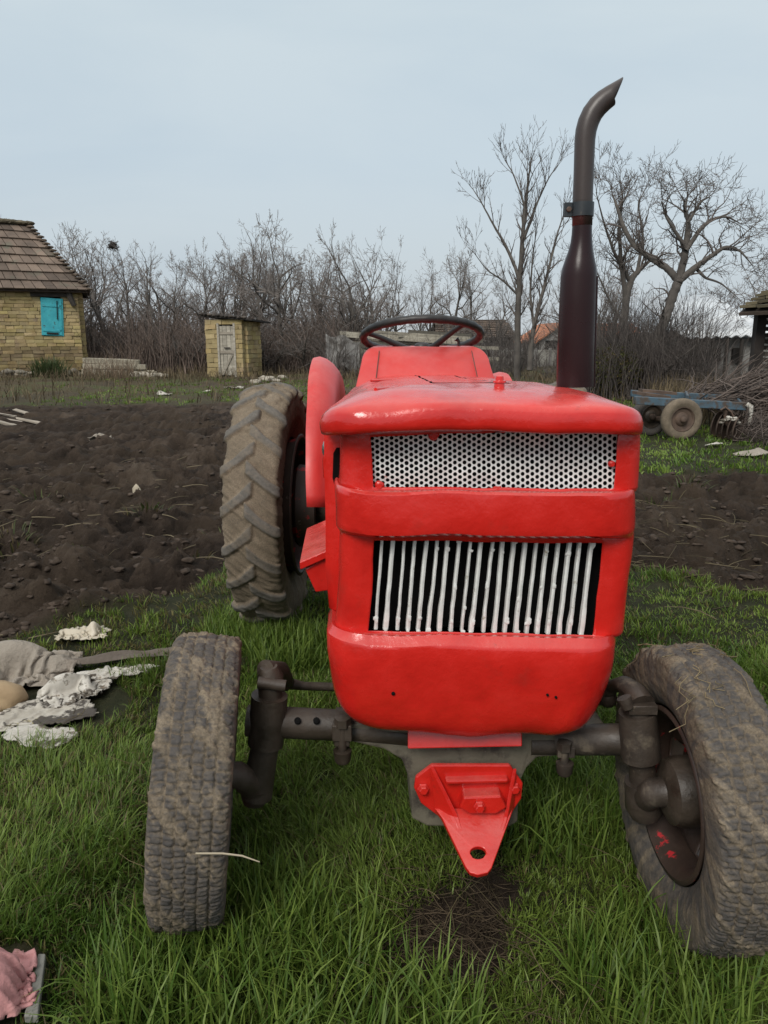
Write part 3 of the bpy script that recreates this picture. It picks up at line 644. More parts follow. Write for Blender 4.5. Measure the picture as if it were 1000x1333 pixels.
mb.box(c+[-r0-.010, -.004, 0], (.026, .004, .034)); mb.box(c+[-r0-.010, .008, 0], (.026, .004, .034))
clamp = build('pipe_clamp', mb, M['clampm'], T, sharp=40)
mb = MB(); mb.lathe(c+[-r0-.012, -.006, 0], (0, -1, 0), [(0, .007), (.005, .007), (.006, .005), (.006, 0)], 6); build('bolt', mb, M['rust'], clamp, smooth=False)

# ---- fenders
def fender(xo, dirx, top=1.0):
    ph = np.radians(np.linspace(13, 168, 40)); V = []
    for a in ph:
        sh = .045*sin(a)
        row = []
        for k, (w, d) in enumerate([(0, -.02), (0, 0), (.03, .004), (.07, -.006), (.115, -.03), (.15, -.062), (.165, -.085), (.168, -.16), (.168, -.36)]):
            r = .735+d+.02*sin(a)
            if k == 8: r = max(.35, r)
            row.append((xo+dirx*(w*.74-sh*.6), 3.83-r*cos(a)+YAW*0, .585+r*sin(a)*top))
        V.append(row)
    return np.array(V)
mb = MB(); mb.grid(wob(fender(-.312, 1), .003, 5, 2)); build('fender', mb, M['red_dull'], T, sharp=50, solid=.005)
mb = MB(); mb.grid(wob(fender(.57, -1, .90), .003, 5, 4)); build('fender', mb, M['red_dull'], T, sharp=50, solid=.005)
# ---- battery box beside the left flank
def sec(D, pts): return np.array([P(a, c, D) for a, c in pts])
bk = np.array([YAW*.42, .42, 0])
mb = MB(); s_ = sec(2.36, [(434, 720), (397, 741), (411, 771), (434, 768)]); mb.hexa(s_+bk, s_)
bx = build('battery_box', mb, M['red'], T, smooth=False, bevel=.004)
mb = MB(); s_ = sec(2.345, [(434, 713), (390, 732), (391, 742), (434, 723)]); mb.hexa(s_+bk*1.05, s_); build('lid', mb, M['red'], bx, smooth=False, bevel=.003)

# ---- engine, gearbox, rear axle
mb = MB()
mb.box((.17, 2.35, .74), (.34, .95, .52)); mb.box((.12, 3.25, .62), (.36, 1.0, .42)); mb.box((.20, 1.95, .62), (.2, .3, .3))
build('engine_block', mb, M['iron_dark'], T, bevel=.03)
mb = MB(); mb.tube([(-.62, 3.83, .60), (-.35, 3.83, .60), (-.2, 3.83, .60), (.44, 3.83, .60), (.6, 3.83, .60), (.86, 3.83, .60)], [.07, .075, .17, .17, .075, .07], 20); build('rear_axle', mb, M['iron_dark'], T)
mb = MB(); mb.lathe((-.40, 3.83, .60), (-1, 0, 0), [(-.06, .0), (-.06, .20), (.03, .21), (.05, .19), (.05, 0)], 32); build('brake_drum', mb, M['rim'], T, sharp=40)

# ---- tyres
def catmull(cp, n):
    cp = np.asarray(cp, float); d = np.concatenate([[0], np.cumsum(np.linalg.norm(np.diff(cp, axis=0), axis=1))]); s = np.linspace(0, d[-1], n)
    q = np.stack([np.interp(s, d, cp[:, 0]), np.interp(s, d, cp[:, 1])], 1)
    for _ in range(2):
        q[1:-1] = (q[:-2]+2*q[1:-1]+q[2:])/4
    return q
def tyre(c, ax, R, W, cp, nu, nv, pat, flat=True):
    ax = np.asarray(ax, float); ax /= np.linalg.norm(ax); e2 = np.array([0, 0, 1.])-ax*ax[2]; e2 /= np.linalg.norm(e2); e1 = np.cross(e2, ax)
    q = catmull(cp, nv); tn = np.gradient(q, axis=0); nr = np.stack([-tn[:, 1], tn[:, 0]], 1); nr /= np.linalg.norm(nr, axis=1)[:, None]
    if nr[nv//2, 1] < 0: nr = -nr
    th = np.arange(nu)*2*pi/nu; TH, SI = np.meshgrid(th, np.arange(nv), indexing='ij'); s = q[SI, 0]; r = q[SI, 1]
    d, mud = pat(TH, s, r, TH*R)
    s = s+nr[SI, 0]*d; r = r+nr[SI, 1]*d
    V = np.asarray(c)+s[..., None]*ax+r[..., None]*(np.cos(TH)[..., None]*e1+np.sin(TH)[..., None]*e2)
    if flat: V[..., 2] = np.maximum(V[..., 2], .002+.0*s)
    mb = MB(); mb.grid(V, wrap_u=True, c=np.stack([mud, mud, mud, np.ones_like(mud)], -1)); return mb
def pat_front(seed):
    def f(TH, s, r, c):
        x = np.cos(TH)*3; y = np.sin(TH)*3
        trd = sstep(.322, .340, r)
        zig = .0012*np.sign(np.sin(c*2*pi/.030))
        g = np.zeros_like(s)
        for gx in (-.052, -.026, 0., .026, .052): g = np.maximum(g, 1-sstep(.0014, .0030, np.abs(s-gx-zig)))
        rib = np.floor((s+.078)/.026); ph = (c/.0265+rib*.37+s*5*np.where(rib % 2 == 0, 1, -1)) % 1
        g = np.maximum(g, 1-sstep(.055, .11, np.minimum(ph, 1-ph)))
        g2 = 1-sstep(.02, .05, np.abs(ph-.5)); g = np.maximum(g, .45*g2)
        fill = np.clip(fbm(x*3.2+seed, y*3.2+s*34, 5, seed, .62)*3.6-1.62, 0, 1)
        lum = fbm(x*6+s*55, y*6+r*60, 3, seed+3)
        side = sstep(.343, .33, r)*sstep(.22, .27, r)
        d = -.0085*g*trd*(1-.8*fill)+(fill*trd*.9+side*.6)*(lum-.4)*(.012*trd+.006)+.004*fill*trd
        mud = .10+.42*g*trd+.62*fill*np.maximum(trd, .6)+side*(.10+.35*(lum-.4)+.30*fill)+.25*(lum-.5)
        return d, np.clip(mud, 0, 1.2)
    return f
FP = [(.060, .212), (.068, .220), (.078, .240), (.086, .268), (.0875, .295), (.0865, .316), (.0835, .331), (.078, .341), (.069, .347), (.045, .352)]
FP = [(-a_, r_) for a_, r_ in FP]+[(0, .355)]+FP[::-1]
def axis(toe, camber):
    a = np.array([cos(toe)*cos(camber), sin(toe)*cos(camber), -sin(camber)]); return a/np.linalg.norm(a)
def front_wheel(c, ax, out, seed):
    """out=+1: outer face along +ax"""
    c = np.asarray(c); n = 96
    prof = [(.065*out, .208), (.066*out, .198), (.058*out, .192), (.030*out, .178), (.0, .176), (-.045*out, .178), (-.058*out, .192), (-.066*out, .199), (-.064*out, .209)]
    mb = MB(); mb.lathe(c, ax, prof, n)
    disc = [(.012*out, .177), (.010*out, .165), (.018*out, .150), (.030*out, .132), (.040*out, .118), (.044*out, .104), (.034*out, .092), (.020*out, .083), (.014*out, .07), (.012*out, .0)]
    mb.lathe(c, ax, disc, n, skip=lambda I, J: (I >= 1) & (I <= 2) & ((J % 32) < 6))
    w = build('front_wheel', mb, M['rim'], T, sharp=55, solid=.005)
    build('tyre', tyre(c, ax, .355, .17, FP, 620, 132, pat_front(seed)), M['tyre'], w)
    mb = MB(); mb.lathe(c, ax, [(-.075*out, .002), (-.075*out, .050), (-.06*out, .078), (-.035*out, .086), (-.005*out, .086), (.0, .072), (.012*out, .07)], 40); mb.lathe(c, ax, [(.013*out, .06), (.05*out, .045), (.07*out, .03), (.07*out, 0)], 24)
    build('hub', mb, M['iron_dark'], w, sharp=40)
    return w
CL = np.array([-.474, 1.765, .352]); AL = axis(radians(8.5), radians(5.5))
CR = np.array([.763, 1.695, .352]); AR = axis(radians(2), radians(-1.5))
front_wheel(CL, AL, -1, 3); front_wheel(CR, AR, 1, 8)
# rear wheels
def pat_rear(TH, s, r, c):
    pitch = 2*pi*.60/20; x = np.cos(TH)*4; y = np.sin(TH)*4
    zone = sstep(.535, .562, r); lug = np.zeros_like(s)
    for sg, off in ((1, 0.), (-1, .5)):
        q = s*sg
        cc = c-(.95*np.clip(q, -.1, 1)-1.1*np.clip(q, 0, 1)**2); f = (cc/pitch+off) % 1-.5
        wdt = .021+.007*sstep(.05, 0, q)+.004*(fbm(x*6, y*6+s*20, 2, 25)-.5)
        lug = np.maximum(lug, (1-sstep(wdt, wdt+.010, np.abs(f)*pitch))*sstep(-.022, -.010, q))
    fill = np.clip(fbm(x*1.1+3, y*1.1+s*7, 4, 5)*2.0-.55, 0, 1); lum = fbm(x*5, y*5+s*30, 3, 15)
    d = zone*(.024*lug*(1-.5*fill)+.016*fill*(1-lug)*lum)+(lum-.5)*.010
    mud = .34+.36*(1-lug)*zone+.6*fill*zone*(1-.55*lug)+.35*(lum-.5)-.22*lug*zone+(1-zone)*.30
    return d, np.clip(mud, 0, 1.2)
RP = [(-.115, .345), (-.135, .40), (-.155, .45), (-.158, .50), (-.152, .54), (-.145, .562), (-.134, .573), (-.09, .586), (0, .594), (.09, .586), (.134, .573), (.145, .562), (.152, .54), (.158, .50), (.155, .45), (.135, .40), (.115, .345)]
RC = np.array([-.562, 3.83, .605]); ax = axis(radians(-2.7), radians(0))
mb = MB(); mb.lathe(RC, ax, [(-.14, .36), (-.145, .345), (-.12, .335), (-.05, .32), (.05, .32), (.12, .335), (.145, .345), (.14, .36)], 64); mb.lathe(RC, ax, [(.02, .32), (.05, .25), (.07, .18), (.07, .0)], 64)
rw = build('rear_wheel', mb, M['rim'], T, sharp=55, solid=.006)
RP = [(a_*.81, r_) for a_, r_ in RP]
rt = build('tyre', tyre(RC, ax, .60, .34, RP, 640, 116, pat_rear), M['tyre_r'], rw, sharp=60)
r2 = rw.copy(); COL.objects.link(r2); r2.parent = T; r2.location = (1.44, .065, 0); r3 = rt.copy(); COL.objects.link(r3); r3.parent = r2

# ---- front axle
DA = 1.845
mb = MB()
s_ = sec(DA-.02, [(452, 944), (520, 930), (600, 926), (700, 936), (790, 946), (786, 972), (735, 984), (700, 986), (686, 1000), (676, 1020), (674, 1070), (660, 1078), (556, 1076), (536, 1066), (533, 1015), (524, 990), (500, 976), (458, 966)])
bkx = np.array([YAW*.13, .13, 0]); mb.hexa(wob(s_+bkx, .002, 9, 3), wob(s_, .002, 9, 3))
build('axle_support', mb, M['cast'], T, smooth=False, bevel=.006)
def tube_px(mb, pts, r, D=DA, n=20): return mb.tube([P(*a, D if len(a) == 2 else a[2])[:3] if len(a) == 2 else P(a[0], a[1], a[2]) for a in pts], r, n)
mb = MB(); tube_px(mb, [(322, 938), (440, 944)], .041); tube_px(mb, [(436, 944), (452, 945)], .047); tube_px(mb, [(450, 950), (540, 958)], .028)
axl = build('axle_tube', mb, M['iron_dark'], T, sharp=40)
for k in (390, 414):
    mb = MB(); c = P(k, 942, DA)+[0, -.03, .0235]; mb.lathe(c+[0, -.004, 0], (0, -.62, .78), [(0.002, .0085), (.010, .0085), (.010, 0)], 14); build('pin_hole', mb, M['black'], axl)
mb = MB(); tube_px(mb, [(725, 963, DA), (842, 962, DA-.06)], .0405); tube_px(mb, [(690, 968), (740, 968)], .03)
axr = build('axle_tube', mb, M['iron'], T, sharp=40)
mb = MB(); c = P(787, 946, DA)+[0, -.03, .002]; mb.lathe(c+[0, -.004, -.004], (0, -.62, .78), [(0.002, .0075), (.009, .0075), (.009, 0)], 14); build('pin_hole', mb, M['black'], axr)
def bolt_px(mb, px, y0, y1, r, D=DA-.05):
    mb.tube([P(px, y0, D), P(px, y1, D)], r*.55, 12); mb.lathe(P(px, y0+4, D), (0, 0, 1), [(-.012, 0), (-.012, r), (.010, r), (.012, r*.7), (.012, 0)], 6)
    nb = MB(); nb.lathe(P(px, y1-10, D), (0, 0, 1), [(-.022, 0), (-.022, r*.8), (-.016, r), (.012, r*1.15), (.014, r*.5), (.014, 0)], 16); return nb
mbb = MB(); nb = bolt_px(mbb, 446, 935, 992, .021); mb = MB(); mb.box(P(446, 948, DA-.03), (.05, .06, .045)); mb.box(P(446, 956, DA-.03), (.04, .05, .045)); ac = build('axle_clamp', mb, M['iron_dark'], T, smooth=False, bevel=.003); build('bolt', mbb, M['iron_dark'], ac, sharp=35); build('nut', nb, M['iron_dark'], ac, sharp=35)
mbb = MB(); nb = bolt_px(mbb, 735, 966, 1008, .020); mb = MB(); mb.box(P(735, 974, DA-.03), (.045, .05, .03)); ac = build('axle_clamp', mb, M['iron'], T, smooth=False, bevel=.003); build('bolt', mbb, M['iron'], ac, sharp=35); build('nut', nb, M['iron'], ac, sharp=35)
# king pins
def spindle(topc, botc, inner, m, hubc, Dk):
    mb = MB(); mb.tube([P(*topc, Dk), P(*botc, Dk)], [.040, .036], 22)
    return mb
Dk = DA-.015
mb = MB(); mb.tube([P(351, 905, Dk), P(346, 968, Dk)], [.047, .047], 24); mb.tube([P(346, 966, Dk), P(334, 1035, Dk)], [.036, .042], 22); mb.tube([P(333, 1022, Dk), P(331, 1044, Dk)], [.046, .03], 22)
kl = build('king_pin', mb, M['iron_dark'], T, sharp=45)
e = P(333, 1024, Dk); mb = MB(); mb.tube([e, (e+CL+AL*.1)/2, CL+AL*.1, CL+AL*.02], [.04, .036, .034, .034], 16); build('stub_axle', mb, M['iron_dark'], kl)
mb = MB(); mb.tube([P(352, 908, Dk), P(352, 880, Dk), P(350, 868, Dk)], [.030, .034, .022], 18); mb.tube([P(345, 872, Dk), P(366, 872, Dk+.06), P(374, 888, Dk+.16)], [.026, .022, .02], 14); mb.tube([P(336, 888, Dk-.03), P(372, 893, Dk-.03)], .015, 12)
build('steering_arm', mb, M['iron_dark'], kl, sharp=45)
mb = MB(); mb.tube([P(366, 888, Dk+.16), P(395, 893, Dk+.18), P(520, 897, Dk+.2)], [.019, .012, .012], 14); mb.lump(P(370, 889, Dk+.15), (.024, .024, .024), 4, 2, .15, flat=-2); build('tie_rod', mb, M['iron_dark'], T)
Dk = DA-.08
mb = MB(); mb.tube([P(830, 926, Dk), P(834, 985, Dk)], [.046, .050], 24); mb.tube([P(835, 984, Dk), P(838, 1032, Dk)], [.033, .034], 22); mb.tube([P(837, 1016, Dk), P(839, 1050, Dk), P(840, 1062, Dk)], [.046, .048, .036], 24)
mb.tube([P(829, 916, Dk), P(830, 930, Dk)], [.034, .036], 20)
kr = build('king_pin', mb, M['iron'], T, sharp=45)
e = P(840, 1040, Dk); mb = MB(); mb.tube([e, (e+CR-AR*.1)/2, CR-AR*.10, CR-AR*.02], [.036, .036, .036, .034], 18); build('stub_axle', mb, M['iron'], kr)
mb = MB()
arm = [P(790, 905, Dk+.16), P(798, 893, Dk+.13), P(812, 890, Dk+.08), P(826, 900, Dk+.02), P(836, 916, Dk-.02)]
mb.tube(arm, [.018, .022, .026, .030, .034], 12, ell=.8); mb.tube([P(812, 908, Dk-.03), P(818, 922, Dk-.035)], [.018, .014], 10); mb.box(P(833, 918, Dk-.01), (.07, .06, .024))
build('steering_arm', mb, M['iron'], kr, sharp=45, bevel=.002)
mb = MB(); mb.tube([P(792, 905, Dk+.16), P(780, 912, Dk+.17), P(700, 910, Dk+.2)], [.02, .014, .012], 12); mb.lump(P(791, 908, Dk+.16), (.026, .026, .03), 4, 2, .15, flat=-2); build('tie_rod', mb, M['iron_dark'], T)

# ---- red skirt plate and tow hitch
mb = MB(); a = np.array([P(531, 940, 1.79), P(680, 944, 1.79), P(680, 972, 1.765), P(531, 975, 1.765)]); a = a+[0, 0, 0]; mb.hexa(a+[0, .012, 0], a); build('skirt_plate', mb, M['red'], T, smooth=False, bevel=.003)
th = np.array([0, .014, 0])
bp = sec(1.795, [(562, 996), (664, 996), (681, 1020), (679, 1040), (664, 1062), (572, 1064), (548, 1046), (539, 1026), (541, 1012)])
mb = MB(); mb.hexa(bp+th, bp); hitch = build('tow_hitch', mb, M['red'], T, smooth=False, bevel=.004)
# tongue with a hole
def tong(px, py): return P(px, py, 1.785-(py-1052)/90*.15)
out = [(566, 1052), (668, 1052), (665, 1062), (640, 1130), (635, 1136), (622, 1139), (612, 1136), (606, 1128), (575, 1064)]
O = []
for k in range(len(out)):
    a, c = out[k], out[(k+1) % len(out)]
    for q in range(4): O.append((a[0]+(c[0]-a[0])*q/4, a[1]+(c[1]-a[1])*q/4))
n = len(O); hc = (622.5, 1110); ang = [math.atan2(y-hc[1], x-hc[0]) for x, y in O]
I_ = [(hc[0]+10.5*cos(a), hc[1]+8*sin(a)) for a in ang]
Ot = np.array([tong(*q) for q in O]); It = np.array([tong(*q) for q in I_]); dn = np.array([0, .006, -.013])
V = np.concatenate([Ot, It, Ot+dn, It+dn]); F = []
for k in range(n):
    j = (k+1) % n; F += [(k, j, n+j, n+k), (2*n+k, 3*n+k, 3*n+j, 2*n+j), (k, 2*n+k, 2*n+j, j), (n+k, n+j, 3*n+j, 3*n+k)]
mb = MB(); mb.add(V, F); build('tongue', mb, M['red'], hitch, sharp=35, bevel=.002)
for a, c, d in (((560, 998), (566, 1056), (600, 1058)), ((668, 1000), (664, 1054), (650, 1058))):
    q = np.array([P(a[0], a[1], 1.79), P(c[0], c[1], 1.79), tong(d[0]+(-2 if d[0] < 620 else 0), 1084), tong(d[0]-8 if d[0] < 620 else d[0]+6, 1066)+[0, 0, .004]])
    mb = MB(); mb.hexa(q+[.010, 0, 0], q); build('gusset', mb, M['red'], hitch, smooth=False, bevel=.002)
mb = MB(); a = sec(1.755, [(604, 1038), (652, 1036), (660, 1052), (646, 1060), (612, 1060), (598, 1052)]); mb.hexa(a+[0, .05, .0], a)
a = sec(1.775, [(580, 1016), (662, 1014), (662, 1020), (580, 1022)]); mb.hexa(a+[0, .03, 0], a); build('pocket_block', mb, M['red'], hitch, smooth=False, bevel=.005)
for px, py, D in ((551, 1027, 1.792), (670, 1026, 1.792), (624, 1050, 1.752)):
    mb = MB(); mb.lathe(P(px, py, D), (0.05, -1, .1), [(0, .016), (.003, .0165), (.003, .0125), (.013, .0125), (.015, .009), (.015, 0)], 6); build('bolt', mb, M['red'], hitch, smooth=False, bevel=.002)
# rear towing frame under the belly, dark sump
mb = MB(); mb.box((.2, 2.0, .36), (.22, .28, .14)); build('sump', mb, M['iron_dark'], T, bevel=.02)

# ================================================================== BUILDINGS
def brick_wall(mb, A, B, z0, z1, ch, bl, dep, hole=None, base=None):
    A = np.asarray(A, float); B = np.asarray(B, float); L_ = np.linalg.norm(B-A); u = (B-A)/L_; nrm_ = np.array([u[1], -u[0], 0]); R = np.stack([u, -nrm_, [0, 0, 1]], 1)
    nc = int(round((z1-z0)/ch)); ch = (z1-z0)/nc
    for j in range(nc):
        x = -bl*(.5 if j % 2 else 0)*random.uniform(.7, 1.2)
        while x < L_:
            l = bl*random.uniform(.8, 1.2); a, c = max(x, 0), min(x+l, L_); x += l
            if c-a < .03: continue
            zc = z0+(j+.5)*ch
            if hole and a < hole[1] and c > hole[0] and hole[2] < zc < hole[3]:
                for a2, c2 in ((a, min(c, hole[0])), (max(a, hole[1]), c)):
                    if c2-a2 > .03: mb.box(A+u*(a2+c2)/2+[0, 0, zc]+nrm_*random.uniform(-.015, .015), (c2-a2-.012, dep, ch-.012), R, np.array([1, 1, 1])*random.uniform(.7, 1.1), .008)
                continue
            f = random.uniform(.72, 1.18); h = (zc-z0)/(z1-z0)
            cc = np.array([f, f*random.uniform(.95, 1.03), f*random.uniform(.85, 1.1)])
            if base and h < base: cc *= np.array([.62, .6, .62])*(.8+.4*random.random())
            mb.box(A+u*(a+c)/2+[0, 0, zc]+nrm_*random.uniform(-.02, .02), (c-a-.008, dep, ch-.010), R, cc, .007)
def tile_slope(mb, E0, E1, R1, R0, rows_, tl, thick=.035, over=1.22, cols=None):
    """rows of tiles from the eave E0-E1 up to the ridge R0-R1"""
    E0, E1, R1, R0 = map(lambda q: np.asarray(q, float), (E0, E1, R1, R0)); n = np.cross(E1-E0, R0-E0); n /= np.linalg.norm(n)
    for j in range(rows_):
        t0, t1 = j/rows_, min(1, (j+over)/rows_); a0 = E0+(R0-E0)*t0; b0 = E1+(R1-E1)*t0; a1 = E0+(R0-E0)*t1; b1 = E1+(R1-E1)*t1
        k = max(1, int(np.linalg.norm(b0-a0)/tl)); sh = random.uniform(-.3, .3)/k
        for i in range(k):
            s0, s1 = min(1, max(0, i/k+sh)), min(1, (i+1)/k+sh)
            if i == k-1: s1 = 1
            if i == 0: s0 = 0
            lift = n*(thick*1.6+random.uniform(-.008, .012)); top = n*random.uniform(-.006, .006); g = .012*(b0-a0)/np.linalg.norm(b0-a0)
            q = np.array([a0+(b0-a0)*s0+g+lift, a0+(b0-a0)*s1-g+lift, a1+(b1-a1)*s1-g+top, a1+(b1-a1)*s0+g+top])
            f = random.uniform(.6, 1.35); c = cols(t0) if cols else np.array([1, 1, 1.])
            mb.hexa(q-n*thick, q, c*f)
    mb.hexa(np.array([E0, E1, R1, R0])-n*.10, np.array([E0, E1, R1, R0])-n*.045, (.3, .28, .26))
# ---- adobe house on the left
HA = G(-70, 497); HA = np.array([P(-80, 495, 27.3)[0], 27.3, 0]); HB = np.array([P(110, 487, 29)[0], 29, 0])
hu = (HB-HA)/np.linalg.norm(HB-HA); hn = np.array([hu[1], -hu[0], 0]); hl = np.linalg.norm(HB-HA); EZ = 3.02
H = thing('adobe_house', 'old yellow adobe brick house with brown tiled roof and cyan shutter', 'house', HB)
def onwall(px):   # distance along the wall seen at pixel column px
    s = np.linspace(0, hl, 600); pt = HA+hu*s[:, None]; zc = pt[:, 1]*cos(PITCH)-(0.4)*sin(PITCH); return s[np.argmin(np.abs(500+pt[:, 0]/zc*1000-px))]
w0, w1 = onwall(54), onwall(84); wz0, wz1 = P(70, 437, 28.5)[2], P(70, 388, 28.5)[2]
mb = MB(); brick_wall(mb, HA, HB, .16, EZ, .125, .33, .30, (w0+.05, w1-.05, wz0+.05, wz1), .30)
HBB = HB-hn*4.5; brick_wall(mb, HB-hn*.16, HBB, .16, EZ, .15, .40, .30)
build('wall', mb, M['adobe'], H, smooth=False)
mb = MB(); a = HA-hn*.2; b_ = HB-hn*.2-hu*.18; mb.hexa(np.array([a, b_, b_-hn*4, a-hn*4]), np.array([a, b_, b_-hn*4, a-hn*4])+[0, 0, EZ]); build('core', mb, M['wood_dark'], H, smooth=False)
mb = MB()
for k in range(46):
    s = hl*k/46+random.uniform(0, .1); mb.lump(HA+hu*s+hn*random.uniform(.05, .35)+[0, 0, random.uniform(-.02, .16)], (random.uniform(.12, .24), .15, random.uniform(.08, .14)), k, 2, .4, col=np.array([1, 1, 1])*random.uniform(.5, 1.1))
for k in range(8): mb.lump(HB-hn*k*.5+hu*.15+[0, 0, .05], (.2, .2, .13), k+60, 2, .4, col=(.8, .8, .8))
build('stone_footing', mb, M['stone'], H)
sc_ = HA+hu*(w0+w1)/2+hn*.17+[0, 0, (wz0+wz1)/2]; R = np.stack([hu, -hn, [0, 0, 1]], 1); ww, wh = w1-w0, wz1-wz0
mb = MB(); ca, sa = cos(.06), sin(.06); R2 = R@np.array([[ca, 0, sa], [0, 1, 0], [-sa, 0, ca]])
mb.box(sc_, (ww*.96, .05, wh), R2); mb.box(sc_+hn*.035+R2@[0, 0, wh*.30], (ww*.84, .02, .09), R2); mb.box(sc_+hn*.035-R2@[0, 0, wh*.36], (ww*.84, .02, .09), R2); mb.box(sc_+hn*.035+R2@[ww*.36, 0, 0], (.09, .02, wh*.96), R2)
sh_ = build('shutter', mb, M['cyan'], H, smooth=False, bevel=.008)
mb = MB(); mb.box(sc_+hn*.05-R2@[0, 0, wh*.44], (ww*.5, .03, .06), R2, (.3, .3, .3)); build('dark_gap', mb, M['wood_dark'], sh_, smooth=False); mb = MB(); mb.box(sc_+hn*.05+R2@[ww*.22, 0, .25], (.03, .02, wh*.5), R2, (.3, .3, .3)); build('dark_gap', mb, M['wood_dark'], sh_, smooth=False)
mb = MB(); mb.box(HA+hu*hl/2+hn*.1+[0, 0, EZ+.05], (hl+.3, .5, .16), R); mb.box(HA+hu*(w0+w1)/2+hn*.17+[0, 0, wz1+.12], (ww*1.7, .1, .14), R)
q = HA+hu*(w1+.22)+hn*.22; mb.tube([q+[0, 0, EZ-.02], q+[0, 0, EZ-.25]+hu*.05, q+[0, 0, EZ-.55]+hu*.16], [.11, .11, .09], 8); build('eave_beam', mb, M['wood_dark'], H, smooth=False)
E0 = HA+hn*.45+[0, 0, EZ-.02]; E1 = HB+hn*.45+hu*.40+[0, 0, EZ-.04]; RZ = 5.45
R1 = HB-hu*1.55-hn*2.2+[0, 0, RZ]; R0 = HA-hn*2.2+[0, 0, RZ+.15]; B1 = HB-hn*4.9+hu*.4+[0, 0, EZ]; B0 = HA-hn*4.9+[0, 0, EZ]
tc = lambda t: np.array([1, 1, 1.])*(1.0 if .2 < t < .85 else .85)*np.array([1, 1.0, 1.0])
mb = MB(); tile_slope(mb, E0, E1, R1, R0, 8, .34, .045, cols=tc); tile_slope(mb, E1, B1, R1+hn*.01, R1, 8, .34, .045); tile_slope(mb, B1, B0, R0, R1, 8, .34, .045)
for k in range(22):
    t = k/21; mb.lump(R0+(R1-R0)*t+[0, 0, .06], (.25, .16, .10), k, 2, .35, col=np.array([.75, .85, .7])*random.uniform(.6, 1.1)); 
for k in range(20):
    t = k/19; mb.lump(E1+(R1-E1)*t+[0, 0, .06], (.14, .14, .06), k+30, 2, .35, col=np.array([.8, .8, .75])*random.uniform(.6, 1.1))
build('roof', mb, M['tile'], H, smooth=False)
# ---- stacked concrete poles beside it
for k in range(11):
    row = k//4; D = 28.2+.14*(k % 4)+.05*row; z = .10+.20*row
    a = P(112+random.uniform(-6, 3), 480, D); b_ = P([204, 199, 188, 196, 190, 176, 183, 178, 182, 180, 172][k]+random.uniform(-3, 3), 480, D); a[2] = z+.05; b_[2] = z+random.uniform(-.05, .03)
    loc = ((a+b_)/2*[1, 1, 0])
    mb = MB(); mb.hexa(np.array([a+[0, -.065, -.10], a+[0, .065, -.10], a+[0, .065, .08], a+[0, -.065, .08]]), np.array([b_+[0, -.065, -.10], b_+[0, .065, -.10], b_+[0, .065, .08], b_+[0, -.065, .08]]), np.array([1, 1, .95])*random.uniform(.75, 1.15))
    single('concrete_pole', mb, M['stone'], 'pale square post lying in the stack beside the adobe house', 'post', loc, 'posts stacked beside the adobe house', smooth=False, bevel=.012)
for k, (px, py, D, s) in enumerate([(188, 487, 27.4, .13), (196, 489, 27.2, .11), (178, 488, 27.3, .14), (205, 488, 27.6, .10), (213, 489, 27.2, .09)]):
    c = P(px, py, D); c[2] = s*.5; mb = MB(); mb.lump(c, (s*1.9, s, s*.9), k+7, 3, .4)
    single('stone', mb, M['stone'], 'pale rough stone lying at the right end of the post stack', 'stone', c*[1, 1, 0], 'stones at the end of the post stack')
# ---- outhouse
OD = 27.4; oa = P(272, 490, OD+.25)*[1, 1, 0]; ob = P(319, 492, OD)*[1, 1, 0]; ou = (ob-oa)/np.linalg.norm(ob-oa); on = np.array([ou[1], -ou[0], 0]); ow = np.linalg.norm(ob-oa)
oc = P(338, 488, OD+1.25)*[1, 1, 0]
O_ = thing('outhouse', 'small yellow brick outhouse with grey plank door and black flat roof', 'outhouse', (oa+ob)/2)
mb = MB(); d0, d1 = ow*.33, ow*.80; brick_wall(mb, oa, ob, .0, 1.96, .165, .42, .22, (d0, d1, -.1, 1.85)); brick_wall(mb, ob-on*.12+(oc-ob)*0, oc, .0, 1.90, .165, .42, .22); brick_wall(mb, oc, oc+(oa-ob), 0, 1.9, .165, .42, .22); brick_wall(mb, oc+(oa-ob), oa-on*.12, 0, 1.9, .165, .42, .22)
V = mb.v
build('wall', mb, M['adobe'], O_, smooth=False)
Ro = np.stack([ou, -on, [0, 0, 1]], 1); dm = oa+ou*(d0+d1)/2; dw = d1-d0
mb = MB()
for k in range(4): mb.box(dm+ou*((k-1.5)*dw/4.2)+on*.06+[0, 0, .88+.03*random.random()], (dw/4.2-.012, .03, 1.66+.05*random.random()), Ro, np.array([1, 1, .98])*random.uniform(.8, 1.1), .006)
mb.box(dm+on*.09+[0, 0, 1.5], (dw*.9, .03, .09), Ro, (.75, .72, .7)); mb.box(dm+on*.09+[0, 0, .85], (dw*.9, .03, .09), Ro, (.75, .72, .7)); mb.box(dm+on*.09+[0, 0, .42], (.07, .03, .8), Ro@np.array([[cos(.5), 0, sin(.5)], [0, 1, 0], [-sin(.5), 0, cos(.5)]]), (.7, .68, .66))
dr = build('door', mb, M['wood'], O_, smooth=False)
mb = MB(); mb.box(dm+on*.115+ou*.02+[0, 0, 1.0], (.22, .03, .035), Ro, (.4, .4, .4)); build('latch', mb, M['wood_dark'], dr, smooth=False)
mb = MB()
for s in (-1, 1): mb.box(dm+ou*s*(dw/2-.02)+on*.08+[0, 0, .92], (.07, .1, 1.84), Ro, np.array([1, 1, 1])*.9)
build('door_frame', mb, M['wood'], O_, smooth=False)
mb = MB(); mb.box(dm-on*.12+[0, 0, .9], (dw, .04, 1.8), Ro); build('dark_interior', mb, M['black'], O_, smooth=False)
